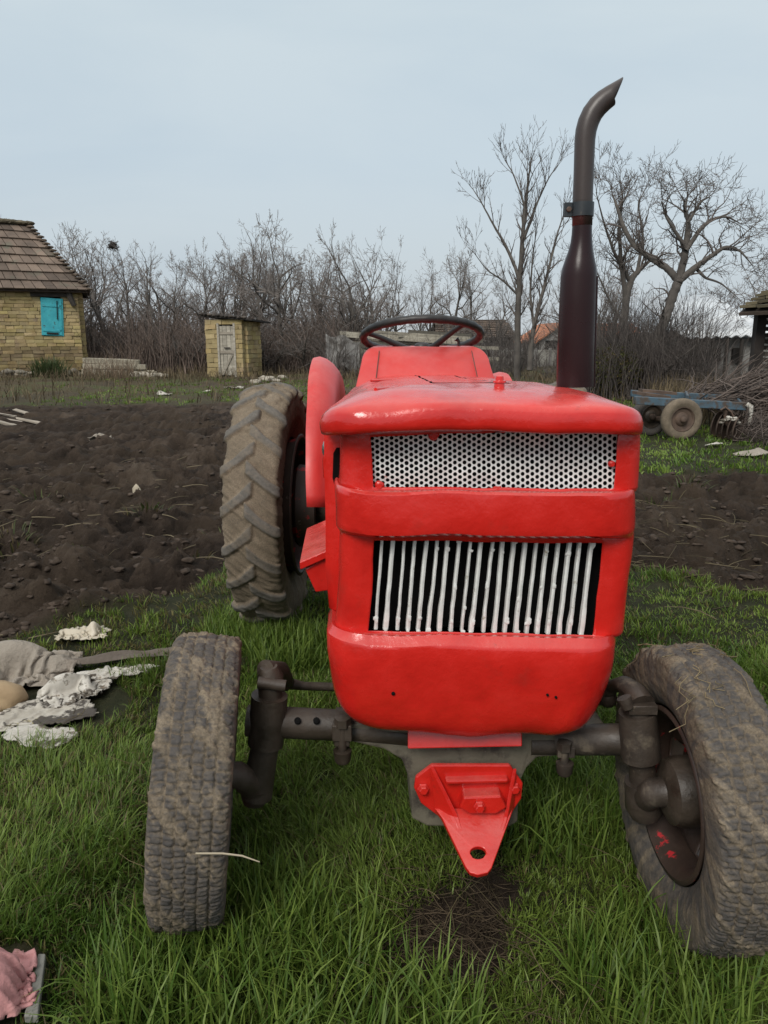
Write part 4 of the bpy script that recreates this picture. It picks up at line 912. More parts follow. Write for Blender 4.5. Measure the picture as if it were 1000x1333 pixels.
mb = MB(); a, b_, c, d = oa+on*.22-ou*.08+[0, 0, 2.06], ob+on*.22+ou*.42+[0, 0, 1.92], oc+ou*.42-on*.2+[0, 0, 1.84], oc+(oa-ob)-on*.2-ou*.1+[0, 0, 1.98]
q = np.array([a, b_, c, d]); mb.hexa(q, q+[0, 0, .06], (.5, .5, .5))
for k in range(11): mb.lump(a+(b_-a)*k/12+[0, .06, .08], (.10, .14, .06), k, 2, .4, col=np.array([1, .95, .9])*random.uniform(.4, 2.2))
build('roof', mb, M['wood_dark'], O_, smooth=False)
# ---- rubble near the outhouse
for k, (px, py, s) in enumerate([(345, 494, .16), (352, 492, .12), (360, 495, .10), (333, 497, .13), (368, 491, .12)]):
    c = G(px, py+2); mb = MB(); mb.lump(c+[0, 0, s*.3], (s*1.4, s, s*.7), k, 3, .45)
    single('rubble_stone', mb, M['stone'], 'pale lump of rubble on the grass right of the outhouse', 'stone', c, 'rubble right of the outhouse')

# ---- collapsed shed behind the steering wheel
CD = 29.5; S_ = thing('collapsed_shed', 'collapsed pale wooden shed with sagging boards seen behind the steering wheel', 'shed', P(530, 485, CD)*[1, 1, 0])
mb = MB()
for k in range(26):
    t = k/26; y0 = 432+9*random.random()+14*(k % 3); x0 = random.uniform(424, 470) if k % 2 else random.uniform(480, 560); x1 = x0+random.uniform(70, 150)
    a = P(x0, y0, CD+random.uniform(-.4, .6)); b_ = P(min(x1, 650), y0+random.uniform(2, 12)*(1 if x0 < 500 else .5), CD+random.uniform(-.4, .6))
    w = random.uniform(.06, .13); mb.hexa(np.array([a+[0, 0, -w], a+[0, .05, -w], a+[0, .05, w], a+[0, 0, w]]), np.array([b_+[0, 0, -w], b_+[0, .05, -w], b_+[0, .05, w], b_+[0, 0, w]]), np.array([1, 1, .96])*random.uniform(.25, .95))
build('roof_boards', mb, M['wood'], S_, smooth=False)
for px, y0 in ((440, 437), (478, 442), (520, 440), (560, 442), (600, 446), (636, 450)):
    a = P(px, y0, CD+.8); mb = MB(); mb.tube([a*[1, 1, 0], a], .07, 6, col=(.8, .8, .8)); build('post', mb, M['wood_dark'], S_)
mb = MB()
for k in range(16):
    px = random.uniform(425, 650); mb.lump(P(px, random.uniform(462, 480), CD+.3)*[1, 1, 1], (.5, .3, .3), k, 3, .4, col=np.array([1, 1, 1])*random.uniform(.35, .8))
build('rubble_wall', mb, M['stone'], S_)
mb = MB(); g = []
for u in np.linspace(0, 1, 24):
    g.append([P(424+u*44, 434+10*u+3*sin(u*9)+40*v, CD-.5-.5*v)+[0, .12*fbm(u*6, v*6, 2, 3), 0] for v in np.linspace(0, 1, 14)])
mb.grid(np.array(g), c=np.ones((24, 14, 4))*.8); build('fallen_panel', mb, M['plaster'], S_)

# ---- far houses, concrete fence
def far_house(name, label, x0, x1, ye, yr, D, gable=True, roofm='orange', tx=0):
    a, b_ = P(x0, ye, D), P(x1, ye, D); h = thing(name, label, 'house', (a+b_)/2*[1, 1, 0]); dp = np.array([tx, 7., 0])
    zr = P((x0+x1)/2, yr, D+3.5)[2]; m0 = (a+b_)/2
    if gable:
        q = np.array([[a[0], D, 0], [b_[0], D, 0], b_, [m0[0], D, zr], a]); mb = MB(); mb.hexa(q+dp, q); build('wall', mb, M['plaster'], h, smooth=False)
        mb = MB()
        for p0, s in ((a, -1), (b_, 1)):
            q = np.array([p0+[s*.3, -.25, -.12], [m0[0], D-.25, zr+.06], [m0[0], D+7.2, zr+.06], p0+[s*.3, 7.2, -.12]]); mb.hexa(q, q+[0, 0, .1])
        build('roof', mb, M[roofm], h, smooth=False)
    else:
        q = np.array([[a[0], D, 0], [b_[0], D, 0], b_, a]); mb = MB(); mb.hexa(q+dp, q); build('wall', mb, M['plaster'], h, smooth=False)
        r0, r1 = np.array([a[0], D+3.5, zr]), np.array([b_[0], D+3.5, zr]); mb = MB()
        tile_slope(mb, a+[-.3, -.3, -.1], b_+[.3, -.3, -.1], r1, r0, 10, .5, .06); tile_slope(mb, b_+[.3, 7.3, -.1], a+[-.3, 7.3, -.1], r0, r1, 10, .5, .06)
        build('roof', mb, M[roofm], h, smooth=False)
    for t in (.3, .7):
        c = a+(b_-a)*t; c[2] *= .55; mb = MB(); mb.box(c+[0, -.04, 0], (.9, .08, 1.1), None, (.2, .2, .2)); f = build('window', mb, M['wood_dark'], h, smooth=False)
    return h
far_house('house', 'far grey gabled house with orange roof left of the exhaust', 702, 762, 445, 424, 46)
far_house('house', 'far house with long orange roof right of the exhaust', 762, 842, 444, 421, 52, False)
far_house('barn', 'far low barn with brown roof above the steering wheel', 572, 668, 438, 416, 44, False, 'tile')
F_ = thing('concrete_fence', 'low grey panel fence behind the two slender trees', 'fence', P(700, 490, 36)*[1, 1, 0])
for k in range(8):
    a, b_ = P(640+19*k, 455, 36), P(659+19*k, 455, 36); mb = MB(); f = random.uniform(.6, 1.1); mb.box((a+b_)/2*[1, 1, .5], (b_[0]-a[0]-.08, .06, a[2]*random.uniform(.9, 1)), None, (f, f, f*.95)); build('panel', mb, M['plaster'], F_, smooth=False)
    mb = MB(); mb.box(a*[1, 1, .5]+[0, -.03, .03], (.12, .12, a[2]+.06), None, (.8, .8, .8)); build('post', mb, M['plaster'], F_, smooth=False)
# ---- right: shed with metal roof, tiled shelter
SD = 19.5; sx = lambda px, py, D=SD: P(px, py, D)
a, b_ = sx(893, 441), sx(1003, 437); Sh = thing('shed', 'low patchy plaster shed with pale metal sheet roof', 'shed', (a+b_)/2*[1, 1, 0])
q = np.array([[a[0], SD, 0], [b_[0], SD, 0], b_+[0, 0, -.05], a+[0, 0, -.05]]); mb = MB(); mb.hexa(q+[0, 4, .2], q); build('wall', mb, M['plaster'], Sh, smooth=False)
mb = MB(); nx = 46; g = []
for k in range(nx+1):
    u = k/nx; e = a+(b_-a)*u+[-.15+.2*u, -.3, .02+.03*sin(u*60)]; g.append([e, e+[0.2, 4.6, 1.15]])
mb.grid(np.array(g)); build('roof', mb, M['sheet'], Sh, solid=.03, sharp=30)
for k, (px, w) in enumerate([(915, 9), (932, 8), (958, 12)]):
    c = sx(px, 462); mb = MB(); mb.box(c+[0, -.05, 0], (w*.02, .1, .35), None, (.3, .3, .3)); build('opening', mb, M['wood_dark'], Sh, smooth=False)
for k in range(5): c = sx(905+19*k, 440); mb = MB(); mb.tube([c*[1, 1, 0]+[0, -.2, 0], c+[0, -.2, 0]], .05, 6); build('post', mb, M['wood_dark'], Sh)
TD = 14.5; Sl = thing('shelter', 'open wooden shelter with mossy tiled roof at the right edge', 'shelter', P(1010, 480, TD)*[1, 1, 0])
e0, e1 = P(962, 404, TD), P(1120, 396, TD-1.2); r0, r1 = P(996, 380, TD+1.4), P(1120, 350, TD+.6)
mb = MB(); tile_slope(mb, e0, e1, r1, r0, 5, .26, .05, cols=lambda t: np.array([.85, .95, .75])); build('roof', mb, M['tile'], Sl, smooth=False)
for px, D in ((991, TD+.3), (1090, TD-.6)):
    c = P(px, 404, D); mb = MB(); mb.box(c*[1, 1, .5], (.17, .17, c[2]), None, (.55, .5, .5)); build('post', mb, M['wood_dark'], Sl, smooth=False)
mb = MB()
for k in range(15):
    c = P(1000, 404, TD+.35); d = P(1088, 404, TD-.5); z = .25+k*.115; mb.hexa(np.array([[c[0], c[1], z], [c[0], c[1]+.03, z], [c[0], c[1]+.03, z+.08], [c[0], c[1], z+.08]]), np.array([[d[0], d[1], z], [d[0], d[1]+.03, z], [d[0], d[1]+.03, z+.08], [d[0], d[1], z+.08]]), np.array([1, 1, 1])*random.uniform(.7, 1.4))
build('slat_wall', mb, M['wood_dark'], Sl, smooth=False)

# ---- towed implement with blue frame
BD = 10.95
I0 = thing('harrow_trailer', 'rusty farm implement with faded blue beam and small rubber wheels', 'farm implement', P(890, 571, BD)*[1, 1, 0])
def beam(mb, a, b_, w, h, col=None):
    a, b_ = np.asarray(a), np.asarray(b_); mb.hexa(np.array([a+[0, -w, -h], a+[0, w, -h], a+[0, w, h], a+[0, -w, h]]), np.array([b_+[0, -w, -h], b_+[0, w, -h], b_+[0, w, h], b_+[0, -w, h]]), col)
mb = MB(); beam(mb, P(826, 521, BD), P(973, 529, BD), .05, .055); build('beam', mb, M['blue'], I0, smooth=False, bevel=.008)
mb = MB(); beam(mb, P(822, 512, BD+.9), P(960, 519, BD+.9), .05, .05); beam(mb, P(895, 519, BD), P(893, 513, BD+.9), .05, .05); beam(mb, P(965, 528, BD), P(957, 519, BD+.9), .05, .05); build('cross_beam', mb, M['blue'], I0, smooth=False, bevel=.008)
mb = MB(); beam(mb, P(826, 511, BD+.3), P(870, 517, BD+.3), .1, .02); beam(mb, P(834, 508, BD+.5), P(878, 512, BD+.5), .1, .02); build('deck_plate', mb, M['rust'], I0, smooth=False)
def small_wheel(px, py, D, r, yaw, mt='tyre_r'):
    c = P(px, py, D); ax = np.array([sin(yaw), -cos(yaw), 0]); n = 48; c[2] = max(c[2], r*.97)
    mb = MB(); mb.lathe(c, ax, [(-.05, r*.60), (.045, r*.60), (.05, r*.57), (.02, r*.5), (.01, r*.34), (.03, r*.30), (.045, r*.2), (.05, 0)], n); w = build('wheel', mb, M['rust'] if mt == 'tyre_r' else M['iron_dark'], I0, sharp=40)
    mb = MB(); k = .055; mb.lathe(c, ax, [(-k*.8, r*.6), (-k*1.3, r*.74), (-k*1.25, r*.9), (-k*.8, r*.985), (0, r), (k*.8, r*.985), (k*1.25, r*.9), (k*1.3, r*.74), (k*.9, r*.6)], n); mb.c[-1][:, :3] = .55 if mt == 'tyre_r' else .1; build('tyre', mb, M[mt], w, color=True)
    mb = MB(); mb.lathe(c+ax*.05, ax, [(0, r*.16), (.04, r*.14), (.05, r*.08), (.05, 0)], 20); build('hub', mb, M['rust'], w)
small_wheel(887, 546, BD-.08, .295, .12); small_wheel(846, 547, BD+.35, .29, .25, 'tyre')
mb = MB(); mb.tube([P(880, 546, BD+.1), P(840, 545, BD+.5)], .04, 8); build('axle', mb, M['rust'], I0); mb = MB(); mb.tube([P(887, 546, BD+.02), P(889, 524, BD)], .03, 8); build('strut', mb, M['rust'], I0); mb = MB(); mb.tube([P(945, 552, BD), P(944, 528, BD)], .03, 8); mb.tube([P(938, 534, BD-.1), P(944, 530, BD-.1), P(952, 536, BD-.1), P(956, 545, BD-.1)], .014, 6); build('gang_bracket', mb, M['rust'], I0)
for k in range(5):
    c = P(931+7*k, 552+1.5*k, BD+.25-.12*k); ax = np.array([.72, -.66, -.12]); mb = MB(); r = .19
    mb.lathe(c, ax, [(-.03, 0), (-.028, r*.4), (-.008, r*.8), (.02, r), (.024, r), (-.004, r*.8), (-.022, r*.4), (-.024, 0)], 36); build('disc', mb, M['rust'], I0, sharp=50)
mb = MB()
for k in range(14): mb.lump(P(940+1.6*k+random.uniform(-1, 1), 547-4*sin(k/13*pi)+random.uniform(0, 4), BD-.22), (.035, .03, .022), k, 2, .4)
single('white_rag', mb, M['paper'], 'torn white rag caught on top of the harrow discs', 'rag', P(950, 560, BD-.2)*[1, 1, 0])
mb = MB(); q = [P(972, 526, BD-.06), P(977, 529, BD-.08), P(978, 540, BD-.08), P(974, 552, BD-.08)]; mb.tube(q, [.035, .04, .025, .012], 8); mb.tube([q[1], P(978, 536, BD-.1), P(977, 551, BD-.1)], [.02, .02, .01], 6)
single('white_rope', mb, M['paper'], 'white rope end hanging from the tip of the blue beam', 'rope', P(977, 552, BD)*[1, 1, 0])
# ---- brushwood heap
def sticks(mb, x0, x1, y0, y1, z0, z1, n, l, rad, dirx=1., jz=.25):
    for _ in range(n):
        x, y = random.uniform(x0, x1), random.uniform(y0, y1); t = (x-x0)/(x1-x0); z = random.uniform(z0, z1*(.6+.4*sin(min(1, t*1.6)*pi/2)))
        L_ = l*random.uniform(.4, 1); a = random.gauss(0, .6); e = random.gauss(0, jz); p = [np.array([x, y, z])]
        for s in range(4): a += random.gauss(0, .25); e += random.gauss(0, .2); p.append(p[-1]+np.array([cos(a)*cos(e)*dirx, sin(a)*cos(e), sin(e)])*L_/4)
        p = np.array(p); p[:, 2] = np.maximum(p[:, 2], .02); f = random.uniform(.5, 1.4); mb.tube(p, np.array([1, .9, .8, .6, .3])*rad*random.uniform(.5, 1.2), 4, False, (f, f*.93, f*.88))
mb = MB(); c0_ = P(905, 520, 11.8); c1_ = P(1040, 520, 11.8); sticks(mb, c0_[0], c1_[0], 11.3, 12.8, .48, .78, 520, 1.1, .012)
single('brushwood_stack', mb, M['twig'], 'stack of brown cut brushwood lying on the blue implement', 'brushwood', P(960, 540, 11.8)*[1, 1, 0])
mb = MB(); sticks(mb, P(955, 560, 10.6)[0], P(1080, 560, 10.6)[0], 9.7, 11.2, .0, .42, 900, .7, .007, jz=.5); sticks(mb, P(975, 560, 11.)[0], P(1080, 560, 11)[0], 10.8, 12.2, .0, .55, 560, .8, .008, jz=.4)
single('weed_heap', mb, M['twig'], 'heap of dry brown weeds on the ground at the right edge', 'weeds', P(1000, 585, 10.6)*[1, 1, 0])

# ================================================================== LITTER
def sheet(cx, cy, sx, sy, ang, amp, seed, z0=.02, n=44, fold=5, edge=.3):
    u = np.linspace(-1, 1, n); U, W = np.meshgrid(u, u, indexing='ij'); th_ = np.arctan2(W, U)
    rr_ = 1+edge*(fbm(np.cos(th_)*1.6+seed, np.sin(th_)*1.6, 3, seed)-.5)*2
    f = np.maximum(np.abs(U), np.abs(W))/(np.hypot(U, W)+1e-9); k = f*.5+.5
    x = U*sx*rr_*k; y = W*sy*rr_*k
    z = amp*(.8*facets(U, W, seed, 16+2*fold)+.6*facets(U, W, seed+100, 30)+.35)*(1-.5*np.maximum(np.abs(U), np.abs(W))**3)
    x = x+.05*sx*(fbm(U*4, W*4, 2, seed+5)-.5)*2
    ca, sa = cos(ang), sin(ang); X_ = cx+x*ca-y*sa; Y_ = cy+x*sa+y*ca
    mb = MB(); mb.grid(np.stack([X_, Y_, gz(X_, Y_)+z0+np.maximum(z, -.01)], -1)); return mb
def drape(cx, cy, sx, sy, ang, comp, seed, lumps=(), n=40, iters=150, amp=.04, torn=.25, bend=.25, z0=.03):
    """small position based cloth: a squeezed sheet falls and buckles over the ground and over lumps"""
    r_ = np.random.default_rng(seed); u = np.linspace(-1, 1, n); U, W = np.meshgrid(u, u, indexing='ij'); lx, ly = 2*sx/(n-1), 2*sy/(n-1)
    p = np.stack([U*sx*comp, W*sy*comp, amp*(fbm(U*2.2+seed, W*2.2, 3, seed)+.6*facets(U, W, seed, 14))+.02], -1)+r_.normal(0, .0015, (n, n, 3))
    for c in lumps:
        d = np.hypot((p[..., 0]-c[0])/c[3], (p[..., 1]-c[1])/c[4]); p[..., 2] += np.where(d < 1, c[5]*np.sqrt(np.maximum(0, 1-d*d)), 0)
    dg = math.hypot(lx, ly)
    def con(A, B, l, k):
        d = B-A; L_ = np.linalg.norm(d, axis=-1, keepdims=True)+1e-9; c = d*(k*.5*(L_-l)/L_); A += c; B -= c
    for it in range(iters):
        q = p.copy(); p[..., 2] -= .0009
        for _ in range(3):
            for o in (0, 1):
                con(p[o:-1:2][:len(p[o+1::2])], p[o+1::2], lx, .9); con(p[:, o:-1:2][:, :p[:, o+1::2].shape[1]], p[:, o+1::2], ly, .9)
            for o in (0, 1):
                a, b_ = p[o:-1:2, :-1], p[o+1::2, 1:]; m = min(len(a), len(b_)); con(a[:m], b_[:m], dg, .35)
                a, b_ = p[o:-1:2, 1:], p[o+1::2, :-1]; m = min(len(a), len(b_)); con(a[:m], b_[:m], dg, .35)
            for o in range(3):
                a, b_ = p[o::3], p[o+2::3]; m = min(len(a), len(b_)); con(a[:m], b_[:m], 2*lx, bend)
                a, b_ = p[:, o::3], p[:, o+2::3]; m = min(a.shape[1], b_.shape[1]); con(a[:, :m], b_[:, :m], 2*ly, bend)
            for c in lumps:
                e = (p-np.array([c[0], c[1], c[2]]))/np.array([c[3], c[4], c[5]]); L_ = np.linalg.norm(e, axis=-1, keepdims=True); e = np.where(L_ < 1, e/(L_+1e-9), e); p[...] = e*np.array([c[3], c[4], c[5]])+np.array([c[0], c[1], c[2]])
            lo = p[..., 2] < 0; p[..., 2] = np.maximum(p[..., 2], 0); p[lo, :2] = q[lo, :2]*.85+p[lo, :2]*.15
        p[...] = q+(p-q)*.9
    f = 1+torn*2*(fbm(np.cos(np.arctan2(W, U))*1.7+seed, np.sin(np.arctan2(W, U))*1.7, 3, seed+4)-.5)-torn*.6
    dead = np.maximum(np.abs(U), np.abs(W))**.9*.6+np.hypot(U, W)*.4 > np.maximum(f, .6)*1.02
    ca, sa = cos(ang), sin(ang); X_ = cx+p[..., 0]*ca-p[..., 1]*sa; Y_ = cy+p[..., 0]*sa+p[..., 1]*ca
    mb = MB(); mb.grid(np.stack([X_, Y_, p[..., 2]+z0+float(gz(cx, cy))], -1), skip=lambda I, J: dead[I, J]); return mb
def rag(name, px, py, sx, sy, ang, comp, seed, m, label, cat, thick=.003, dx=0, dy=0, **k):
    g = G(px, py)+np.array([dx, dy, 0]); return single(name, drape(g[0], g[1], sx, sy, ang, comp, seed, **k), M[m], label, cat, g, solid=thick)
def litter(name, px, py, sx, sy, ang, amp, seed, m, label, cat, z0=.02, **k):
    g = G(px, py); return single(name, sheet(g[0], g[1], sx, sy, ang, amp, seed, z0, **k), M[m], label, cat, g, solid=.003, sharp=70)
def crumpled(mb, c, size, seed, sub=4, amt=.28, freq=1.5):
    V, F = ICO[sub]
    r_ = np.random.default_rng(seed); n = np.zeros(len(V))
    for k in range(26):
        dq = r_.normal(0, 1, 3); dq /= np.linalg.norm(dq); n += r_.uniform(-1, 1)*np.abs(V@dq-r_.uniform(-.9, .9))
    n = (n-n.mean())/n.std()*.34+.3*(fbm(V[:, 0]*1.1+seed, V[:, 1]*1.1+V[:, 2]*.8, 2, seed+9)-.5)
    W = V*(1+amt*2*n)[:, None]; W[:, 2] = np.maximum(W[:, 2], -.35); mb.add(W*np.asarray(size)+np.asarray(c), F)
rag('woven_sack', 30, 893, .32, .27, .25, .66, 5, 'sack', 'large grey dirty sack slumped on the grass at the left edge', 'sack', dx=-.03, dy=.08, lumps=((-.05, .02, .0, .17, .07, .14), (.10, -.02, -.02, .12, .05, .09), (-.14, -.07, -.02, .08, .11, .10)), amp=.07, torn=.10, n=50, bend=.12)
rag('cloth_scrap', 80, 866, .11, .08, .4, .72, 9, 'sack', 'small grey crumpled cloth behind the large dirty sack', 'cloth', lumps=((0, 0, -.02, .06, .03, .06),), torn=.15, n=30, amp=.05)
litter('plank', 158, 864, .32, .05, .42, .05, 13, 'barkp', 'rotten brown plank lying in grass beside the sacks', 'plank', .025, fold=4, edge=.2)
rag('crumpled_paper', 98, 908, .20, .16, .7, .72, 21, 'paper', 'crumpled dirty white sheet leaning on the grey sack', 'paper', lumps=((-.03, .03, -.03, .10, .03, .10), (.04, -.02, -.03, .03, .06, .07)), amp=.08, torn=.25, bend=.12)
rag('paper_strip', 150, 886, .21, .075, .35, .82, 25, 'paper', 'narrow torn white strip lying right of the crumpled sheet', 'paper', torn=.25, n=34, amp=.03)
rag('torn_bag', 55, 938, .25, .15, .25, .90, 31, 'paper_y', 'torn flat bag with yellow print in front of the grey sack', 'bag', torn=.3, n=46, amp=.035)
rag('flat_wrapper', 52, 970, .19, .09, -.25, .90, 37, 'paper', 'flattened dirty white wrapper nearest the camera in the litter', 'wrapper', torn=.3, amp=.035)
rag('plastic_bag', 106, 834, .20, .13, .1, .60, 17, 'bag', 'small cream plastic bag lying at the edge of the ploughed soil', 'plastic bag', dy=.03, lumps=((.05, 0, -.03, .03, .04, .09), (-.05, 0, -.02, .07, .02, .045)), amp=.07, torn=.15, bend=.12)
g = G(2, 922); mb = MB(); mb.lump(g+[-.0, 0, .045], (.10, .085, .07), 3, 3, .2); single('ochre_stone', mb, M['ochre'], 'smooth ochre stone in front of the grey sack', 'stone', g)
rag('pink_cloth', 0, 1326, .16, .16, .5, .56, 43, 'pink', 'crumpled dusty pink cloth in the bottom left corner', 'cloth', dx=-.02, dy=.02, lumps=((0, 0, -.02, .05, .10, .11), (-.03, -.04, -.02, .08, .04, .08)), amp=.08, torn=.12, n=46, thick=.004, z0=.05)
g = G(48, 1310); mb = MB(); a = np.array([G(52, 1262), G(62, 1262), G(52, 1345), G(34, 1345)]); mb.hexa(a[::-1]+[0, 0, .025], a[::-1]+[0, 0, .045]); single('grey_board', mb, M['slab'], 'narrow grey board under the right side of the pink cloth', 'board', g, smooth=False, bevel=.003)
for k, (px, py, s, lab) in enumerate([(178, 637, .07, 'upright pale stump of wood standing in the ploughed soil'), (178, 612, .045, 'tiny pale chip in the soil behind the wood stump')]):
    g = G(px, py+4); mb = MB(); mb.lump(g+[0, 0, s*.8+float(gz(g[0], g[1]))], (s*.6, s*.4, s*1.3), k, 2, .35, flat=-.9, col=(1, .95, .85)); single('wood_stump', mb, M['wood'], lab, 'wood chip', g)
for k in range(9):
    px, py = [(8, 546), (20, 542), (34, 547), (46, 543), (26, 552), (12, 553), (40, 553), (52, 549), (30, 540)][k]; g = G(px, py); a = random.uniform(-.5, .5)
    mb = MB(); L_ = random.uniform(.35, .8); w = random.uniform(.05, .1); z = float(gz(g[0], g[1]))+.03+.03*(k % 3); R = np.array([[cos(a), -sin(a), 0], [sin(a), cos(a), 0], [0, 0, 1]])@np.array([[cos(.2), 0, sin(.2)], [0, 1, 0], [-sin(.2), 0, cos(.2)]])
    mb.box(g+[0, 0, z], (L_, w, .03), R, np.array([1, .95, .92])*random.uniform(.7, 1.1), .015); single('broken_board', mb, M['wood'], 'broken pale board in the scatter on soil left of the field', 'board', g, 'broken boards scattered by the adobe house', smooth=False)
for k, (px, py, s, lab, mt) in enumerate([(305, 506, .17, 'white plastic scrap on the grass in front of the outhouse', 'paper'), (215, 517, .11, 'small white scrap on grass left of the tractor tyre', 'paper'), (268, 512, .09, 'white scrap between the post stack and the tractor', 'paper'), (978, 594, .13, 'pale cloth scrap on the grass before the weed heap', 'sack'), (928, 582, .08, 'little white scrap on the grass under the harrow', 'paper'), (132, 575, .10, 'pale twisted scrap lying on the far soil edge', 'sack')]):
    g = G(px, py); single('litter_scrap', sheet(g[0], g[1], s*1.6, s*.8, random.uniform(-.3, .3), s*.5, k+50, .03, 24), M[mt], lab, 'litter', g, solid=.004)
mb = MB(); q = [CL+[.11, -.33, -.06], CL+[.17, -.34, -.065], CL+[.235, -.345, -.085]]
q = [P(255, 1111, 1.29), P(290, 1111, 1.285), P(315, 1114, 1.28), P(338, 1122, 1.28)]; mb.tube(q, [.0022, .0022, .002, .0012], 5, col=(.42, .36, .26)); single('straw_stalk', mb, M['straw'], 'pale straw stalk sticking out of the left front tyre', 'straw', q[0])
mb = MB()
for k in range(26):   # straw caught on the right front tyre
    a = radians(random.uniform(62, 118)); e2 = np.array([0, 0, 1.])-AR*AR[2]; e2 /= np.linalg.norm(e2); e1 = np.cross(e2, AR); s = random.uniform(-.10, .07); pts = []; da = random.uniform(-.14, .14)
    for q in range(5):
        aa_ = a+da*q/2; pts.append(CR+AR*(s+random.gauss(0, .01)-.006*q*(k % 3 == 0))+(.358+.004*random.random()-(.012*q if k % 4 == 0 else 0))*(cos(aa_)*e1+sin(aa_)*e2))
    f = random.uniform(.6, 1.2); mb.tube(pts, .0011, 4, False, (.27*f, .21*f, .12*f))
single('straw_wisps', mb, M['straw'], 'dry straw wisps caught on top of the right front tyre', 'straw', CR, kind='stuff')

# ================================================================== TREES
def grow(seed, Ht, r0, style, limbs=None):
    """bare tree round the origin: returns trunk mesh (stem and limbs) and crown mesh (branches and twigs)"""
    rd = random.Random(seed); tr, cr = MB(), MB()
    lens, nch, upb, crook, minr = style['len'], style['n'], style['up'], style['crook'], style.get('min', .006)
    def branch(p, d, L_, r, lev):
        ns = 6 if lev == 0 else (5 if lev < 3 else 3); pts = [p]; dd = d/np.linalg.norm(d); dirs = []
        for s in range(ns):
            dd = dd+np.array([rd.gauss(0, crook), rd.gauss(0, crook), rd.gauss(0, crook)])*(1 if lev else .45)+np.array([0, 0, upb*(.5 if lev else .3)]); dd /= np.linalg.norm(dd); dirs.append(dd); pts.append(pts[-1]+dd*L_/ns)
        taper = np.linspace(1, .30 if lev else .45, ns+1)
        rad = np.maximum(r*taper, minr*.6)
        f = .85+.3*rd.random(); (tr if lev <= 1 else cr).tube(pts, rad, 8 if lev == 0 else (5 if lev <= 1 else 3), False, (f, f, f))
        if lev >= style['lev']: return
        k = nch[min(lev, len(nch)-1)]; k = max(1, int(k*rd.uniform(.75, 1.25)+.5))
        for i in range(k):
            t = rd.uniform(style.get('t0', .35) if lev == 0 else .18, 1.0) if i else 1.0
            j = min(ns-1, int(t*ns)); fr = t*ns-j; q = pts[j]+(pts[j+1]-pts[j])*fr
            ang = rd.uniform(0, 2*pi); sp_a = rd.gauss(style['spread'], .16) if i else rd.gauss(.25, .1)
            b0 = dirs[j]; rf = np.array([1., 0, 0]) if abs(b0[0]) < .8 else np.array([0, 1., 0]); n1 = np.cross(b0, rf); n1 /= np.linalg.norm(n1); n2 = np.cross(b0, n1)
            nd = b0*cos(sp_a)+(n1*cos(ang)+n2*sin(ang))*sin(sp_a)
            branch(q, nd, L_*lens*rd.uniform(.65, 1.15)*(1-.35*t if lev else 1), max(minr, rad[j]*rd.uniform(.45, .7)), lev+1)
    if limbs:
        for pts, rad, den in limbs:
            f = .85+.3*rd.random(); n_ = 7*len(pts); tt_ = np.linspace(0, len(pts)-1, n_); pp_ = np.stack([np.interp(tt_, range(len(pts)), pts[:, k]) for k in range(3)], 1); rr2 = np.interp(tt_, range(len(pts)), rad)
            for _ in range(6): pp_[1:-1] = (pp_[:-2]+2*pp_[1:-1]+pp_[2:])/4
            pp_ += np.array([[rd.gauss(0, .07*r_) for _ in range(3)] for r_ in rr2]); tr.tube(pp_, rr2, 9, False, (f, f, f))
            L_ = np.linalg.norm(np.diff(pp_, axis=0), axis=1).sum(); k = max(1, int(L_*den))
            for i in range(k+2):
                j = n_-2 if i < 2 else rd.randrange(int(n_*(.30 if den < 4 else .12)), n_-1); b0 = pp_[j+1]-pp_[j]; b0 /= np.linalg.norm(b0); rf = np.array([0, 1., 0]) if abs(b0[1]) < .8 else np.array([1., 0, 0])
                n1 = np.cross(b0, rf); n1 /= np.linalg.norm(n1); n2 = np.cross(b0, n1); a_ = rd.uniform(0, 6.28); sa_ = rd.gauss(style['spread'], .2) if i >= 2 else .3
                nd = b0*cos(sa_)+(n1*cos(a_)+n2*sin(a_))*sin(sa_)+np.array([0, 0, .15]); branch(pp_[j], nd, style['bl']*rd.uniform(.55, 1.2), max(minr, min(rr2[j]*.6, .035)), 2)
        return tr, cr
    for d, l, rr_ in style.get('stems', [((0, 0, 1), 1, 1)]): branch(np.array([0, 0, -.15]), np.array(d, float), Ht*style['trunk']*l, r0*rr_, 0)
    return tr, cr
